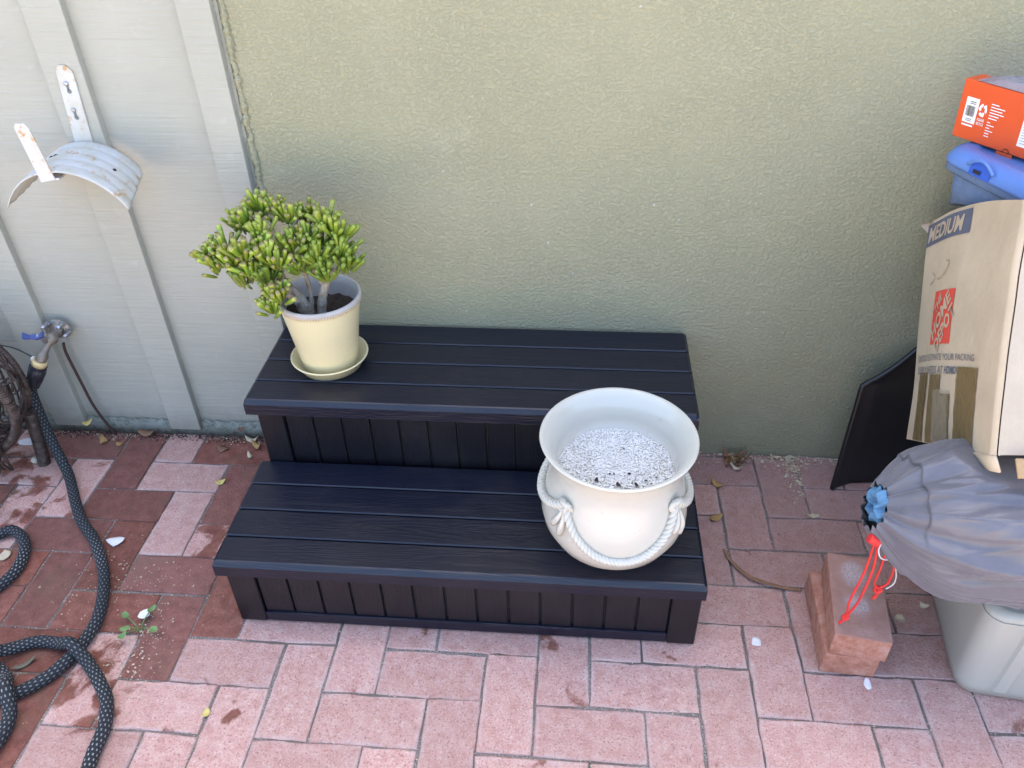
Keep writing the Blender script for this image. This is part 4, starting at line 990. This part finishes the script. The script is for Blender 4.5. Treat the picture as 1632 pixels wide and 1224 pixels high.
# ------------------------------------------------------------------ black scoop shovel leaning on the wall
t = thing('black_shovel', (.95, .75, 0), 'black plastic scoop shovel leaning against the green wall behind the sack', 'shovel')
def hwid(z):
    if z < .285: return .168 - .018 * z / .285
    k = min(1, (z - .285) / .13); return .150 - .130 * (k ** .72)
def shv(u, v):
    z = .415 * v; x = .952 + hwid(z) * (2 * u - 1); e = abs(2 * u - 1)
    return (x, .738 + .062 * v - .020 * max(0, e - .72) / .28 * (1 - v * .4) + .006 * math.cos(e * 3), .003 + z * .985)
m = MB(); m.grid(shv, 40, 50); o = obj('blade', m, MAT['blackpl'], t); md = o.modifiers.new('s', 'SOLIDIFY'); md.thickness = .006
for s_ in (0, 1):
    m = MB(); m.tube([shv(s_, i / 40) for i in range(41)], .0065, 8); obj('raised_edge', m, MAT['blackpl'], t)
m = MB(); m.tube([(.952, .797, .39), (.952, .808, .62), (.952, .814, .78)], .016, 12); obj('shaft', m, MAT['blackpl'], t)

# ------------------------------------------------------------------ fallen leaves, petals and litter
def litter(name, xy, rx, ry, mat, label, cat, seed, lift=.35, ang=None, z=.0012, group=None, n=11):
    m = MB(); flake(m, (xy[0], xy[1], z), rx, ry, random.Random(seed), lift, ang, n); o = obj(name, m, mat); o['label'] = label; o['category'] = cat
    md = o.modifiers.new('s', 'SOLIDIFY'); md.thickness = .0006
    if group: o['group'] = group
    return o
litter('petal', (-.884, .442), .020, .014, MAT['petal'], 'large white petal beside the hose on red bricks', 'petal', 1, .22, .3, group='white petals')
litter('petal', (-.719, .241), .013, .011, MAT['petal'], 'small white petal by the sprouting weed', 'petal', 2, .3, .4, .012, group='white petals')
litter('petal', (.533, .266), .011, .010, MAT['petal'], 'white petal on pink bricks right of the steps', 'petal', 3, .25, group='white petals')
litter('petal', (.728, .186), .015, .007, MAT['petal'], 'white petal at the foot of the two stacked bricks', 'petal', 4, .25, group='white petals')
litter('petal', (.719, .619), .013, .007, MAT['paleleaf'], 'pale oval husk on the bricks below the black shovel', 'husk', 5, .5, -.1)
litter('fallen_leaf', (-1.116, .383), .016, .012, MAT['paleleaf'], 'pale yellow leaf inside the hose loop at the left edge', 'leaf', 6, .5)
litter('fallen_leaf', (-.912, .118), .024, .007, MAT['greyleaf'], 'grey withered leaf inside the lower hose loop', 'leaf', 7, 1.2, .8)
litter('fallen_leaf', (-.971, .806), .023, .013, MAT['brownleaf'], 'oval brown leaf propped against the siding foot', 'leaf', 8, .5, .1, .012)
litter('fallen_leaf', (-.753, .769), .016, .011, MAT['brownleaf'], 'curled rust brown leaf left of the steps', 'leaf', 9, .9)
litter('fallen_leaf', (-.712, .647), .013, .009, MAT['yleaf'], 'small yellow leaf beside the lower black step', 'leaf', 10, .9)
litter('fallen_leaf', (-1.083, .78), .017, .011, MAT['tanleaf'], 'pointed tan leaf below the tap near the wall', 'leaf', 11, 1.0, 2.2)
litter('fallen_leaf', (-1.035, .77), .010, .008, MAT['tanleaf'], 'small curled tan leaf next to the pointed one', 'leaf', 12, 1.0)
litter('fallen_leaf', (-.51, .04), .009, .008, MAT['yleaf'], 'tiny yellow leaf on a brick joint below the steps', 'leaf', 13, .9)
litter('fallen_leaf', (-.686, .806), .018, .008, MAT['paleleaf'], 'pale dry leaf by the corner trim and the steps', 'leaf', 14, .9, .1)
litter('fallen_leaf', (-.662, .780), .014, .010, MAT['tanleaf'], 'tan dry leaf among scraps beside the upper step', 'leaf', 15, 1.0)
litter('fallen_leaf', (-.672, .745), .015, .006, MAT['paleleaf'], 'narrow pale leaf scrap beside the upper step foot', 'leaf', 16, 1.0, -.9)
litter('fallen_leaf', (-1.124, .800), .013, .010, MAT['yleaf'], 'golden curled leaf caught at the foot of the batten', 'leaf', 17, 1.0, .6, .045)
litter('fallen_leaf', (-.715, .815), .007, .009, MAT['brownleaf'], 'small brown leaf stuck to the concrete strip', 'leaf', 27, .8, .6, .030)
litter('fallen_leaf', (.511, .71), .017, .010, MAT['tanleaf'], 'tan leaf on the bricks right of the white urn', 'leaf', 18, .7, 2.6)
litter('fallen_leaf', (.494, .597), .019, .009, MAT['tanleaf'], 'brown leaf touching the right side of the steps', 'leaf', 19, .7, .5)
litter('fallen_leaf', (.923, .469), .015, .012, MAT['greyleaf'], 'crumpled leaf behind the taupe tote corner', 'leaf', 20, .9)
litter('fallen_leaf', (.832, .338), .011, .010, MAT['paleleaf'], 'pale leaf leaning at the right of the stacked bricks', 'leaf', 21, 1.0)
litter('fallen_leaf', (.890, .377), .009, .009, MAT['paleleaf'], 'small pale leaf between stacked bricks and tote', 'leaf', 22, 1.0)
litter('paper_scrap', (-1.285, .768), .034, .016, MAT['petal'], 'white paper scrap under the wicker seat', 'paper', 23, .05, .05)
m = MB(); m.lathe([(0, -.010), (.0075, -.006), (.0105, 0), (.0085, .006), (0, .0095)], 12, (-1.219, .690, .010)); tag(obj('pebble', m, MAT['stone']), 'round pale pebble beside the wicker leg', 'pebble')
m = MB(); pts = catmull([(.500, .505, .002), (.512, .468, .004), (.545, .425, .006), (.60, .404, .006), (.648, .398, .004)], 8)
def ribbon(m, pts, w0):
    b = len(m.v); N = len(pts)
    for i, q in enumerate(pts):
        tg = (pts[min(i + 1, N - 1)] - pts[max(i - 1, 0)]).normalized(); sd_ = tg.cross(Vector((0, 0, 1))).normalized(); w_ = w0 * (.35 + .65 * math.sin(math.pi * min(1, (i + 1) / N * .9)))
        m.v += [tuple(q - sd_ * w_ + Vector((0, 0, .0015))), tuple(q), tuple(q + sd_ * w_ + Vector((0, 0, .0015)))]
    for i in range(N - 1):
        for k in (0, 1): m.face((b + i * 3 + k, b + i * 3 + k + 1, b + (i + 1) * 3 + k + 1, b + (i + 1) * 3 + k), True)
ribbon(m, pts, .0042); o = tag(obj('dry_leaf', m, MAT['strip']), 'long brown dry leaf blade curving across the bricks to the stacked bricks', 'leaf'); md = o.modifiers.new('s', 'SOLIDIFY'); md.thickness = .0008
# crumpled leaf bundle by the wall
t = thing('leaf_bundle', (.564, .800, 0), 'crumpled bundle of dead leaves at the foot of the green wall', 'dead leaves')
rq = random.Random(8)
for k in range(16):
    m = MB(); a = rq.uniform(0, 6.28); c = Vector((.566 + rq.gauss(0, .014), .797 + rq.gauss(0, .010), rq.uniform(.001, .016)))
    flake(m, c, rq.uniform(.010, .020), rq.uniform(.004, .008), rq, rq.uniform(.8, 1.6)); o = obj('leaf', m, rq.choice((MAT['paleleaf'], MAT['greyleaf'], MAT['brownleaf'], MAT['tanleaf'])), t)
# weed
t = thing('weed_sprout', (-.719, .212, 0), 'small green weed sprouting from a joint left of the steps', 'weed')
for k, (a, L) in enumerate(((2.6, .040), (1.2, .036), (-.2, .034), (4.2, .03), (3.5, .022))):
    e = Vector((-.719 + L * math.cos(a), .212 + L * math.sin(a), .016 + .006 * (k % 2)))
    m = MB(); m.tube(catmull([(-.719, .212, -.003), (-.719 + .4 * L * math.cos(a), .212 + .4 * L * math.sin(a), .013), e], 5), .0011, 6); st = obj('stem', m, MAT['weed'], t)
    m = MB(); flake(m, e + Vector((.004 * math.cos(a), .004 * math.sin(a), -.001)), .010, .0075, random.Random(k), .3, a); obj('leaf', m, MAT['weed'], st)
# countless crumbs: husks along the wall foot, joints and left bricks
def crumbs(name, n, fn, label, mats, smin, smax, seed):
    rq = random.Random(seed); m = MB()
    for k in range(n):
        x, y = fn(rq); r = rq.uniform(smin, smax)
        if rq.random() < .55: flake(m, (x, y, .0006 + rq.uniform(0, .002)), r, r * rq.uniform(.35, .8), rq, rq.uniform(.3, 1), None, 6)
        else: pebble(m, (x, y, r * .4), r * .55, rq)
    return tag(obj(name, m, mats), label, 'debris', kind='stuff')
crumbs('pale_husks', 230, lambda q: ((.70 + q.gauss(0, .16)) if q.random() < .6 else q.uniform(.43, 1.0), WALL - .006 - abs(q.gauss(0, .02))), 'pale husks scattered along the foot of the green wall', MAT['paleleaf'], .0018, .0065, 31)
crumbs('joint_husks', 130, lambda q: (.711 + q.gauss(0, .007) - .25 * max(0, q.gauss(0, .06)), .82 - abs(q.gauss(0, .07))), 'pale husks collected in the joint near the shovel', MAT['paleleaf'], .0018, .006, 32)
crumbs('seed_crumbs', 210, lambda q: (-.70 + q.gauss(0, .035), .16 + q.gauss(0, .055)), 'pale crumbs scattered around the weed', MAT['crumb'], .0010, .0032, 33)
crumbs('seed_crumbs', 190, lambda q: (-.80 + q.gauss(0, .06), .33 + q.gauss(0, .06)), 'pale crumbs scattered right of the hose bend', MAT['crumb'], .0010, .0030, 34)
crumbs('wall_foot_litter', 260, lambda q: (q.uniform(-1.3, -.53), WALL - .016 - abs(q.gauss(0, .016))), 'dark and pale specks along the foot of the siding', MAT['crumb'], .0010, .0035, 35)
crumbs('soil_crumbs', 420, lambda q: (q.uniform(-1.3, -.53), WALL - .014 - abs(q.gauss(0, .012))), 'dark soil crumbs along the foot of the siding', MAT['dark'], .0015, .0045, 36)
crumbs('soil_specks', 300, lambda q: (q.uniform(.43, 1.0), q.uniform(.1, .82)), 'dark specks on the bricks at the right', MAT['dark'], .0007, .0018, 37)
crumbs('pale_specks', 260, lambda q: (q.uniform(-1.25, 1.0), q.uniform(-.15, .8)), 'tiny pale specks over the paving', MAT['crumb'], .0006, .0018, 38)

# a few crumbs lie in the open joints as well
rq = random.Random(44); m = MB()
for k in range(900):
    i = rq.randint(-12, 11); j = rq.uniform(-1.5, 8); x, y = (i * S + rq.gauss(0, .0012), j * S) if rq.random() < .5 else (rq.uniform(-1.2, 1.1), round(j) * S + rq.gauss(0, .0012))
    pebble(m, (x, y, -.0022), rq.uniform(.0008, .0019), rq)
tag(obj('joint_grit', m, MAT['crumb']), 'pale grit lying in the paving joints', 'grit', kind='stuff')
scene.render.resolution_x, scene.render.resolution_y = 1024, 768
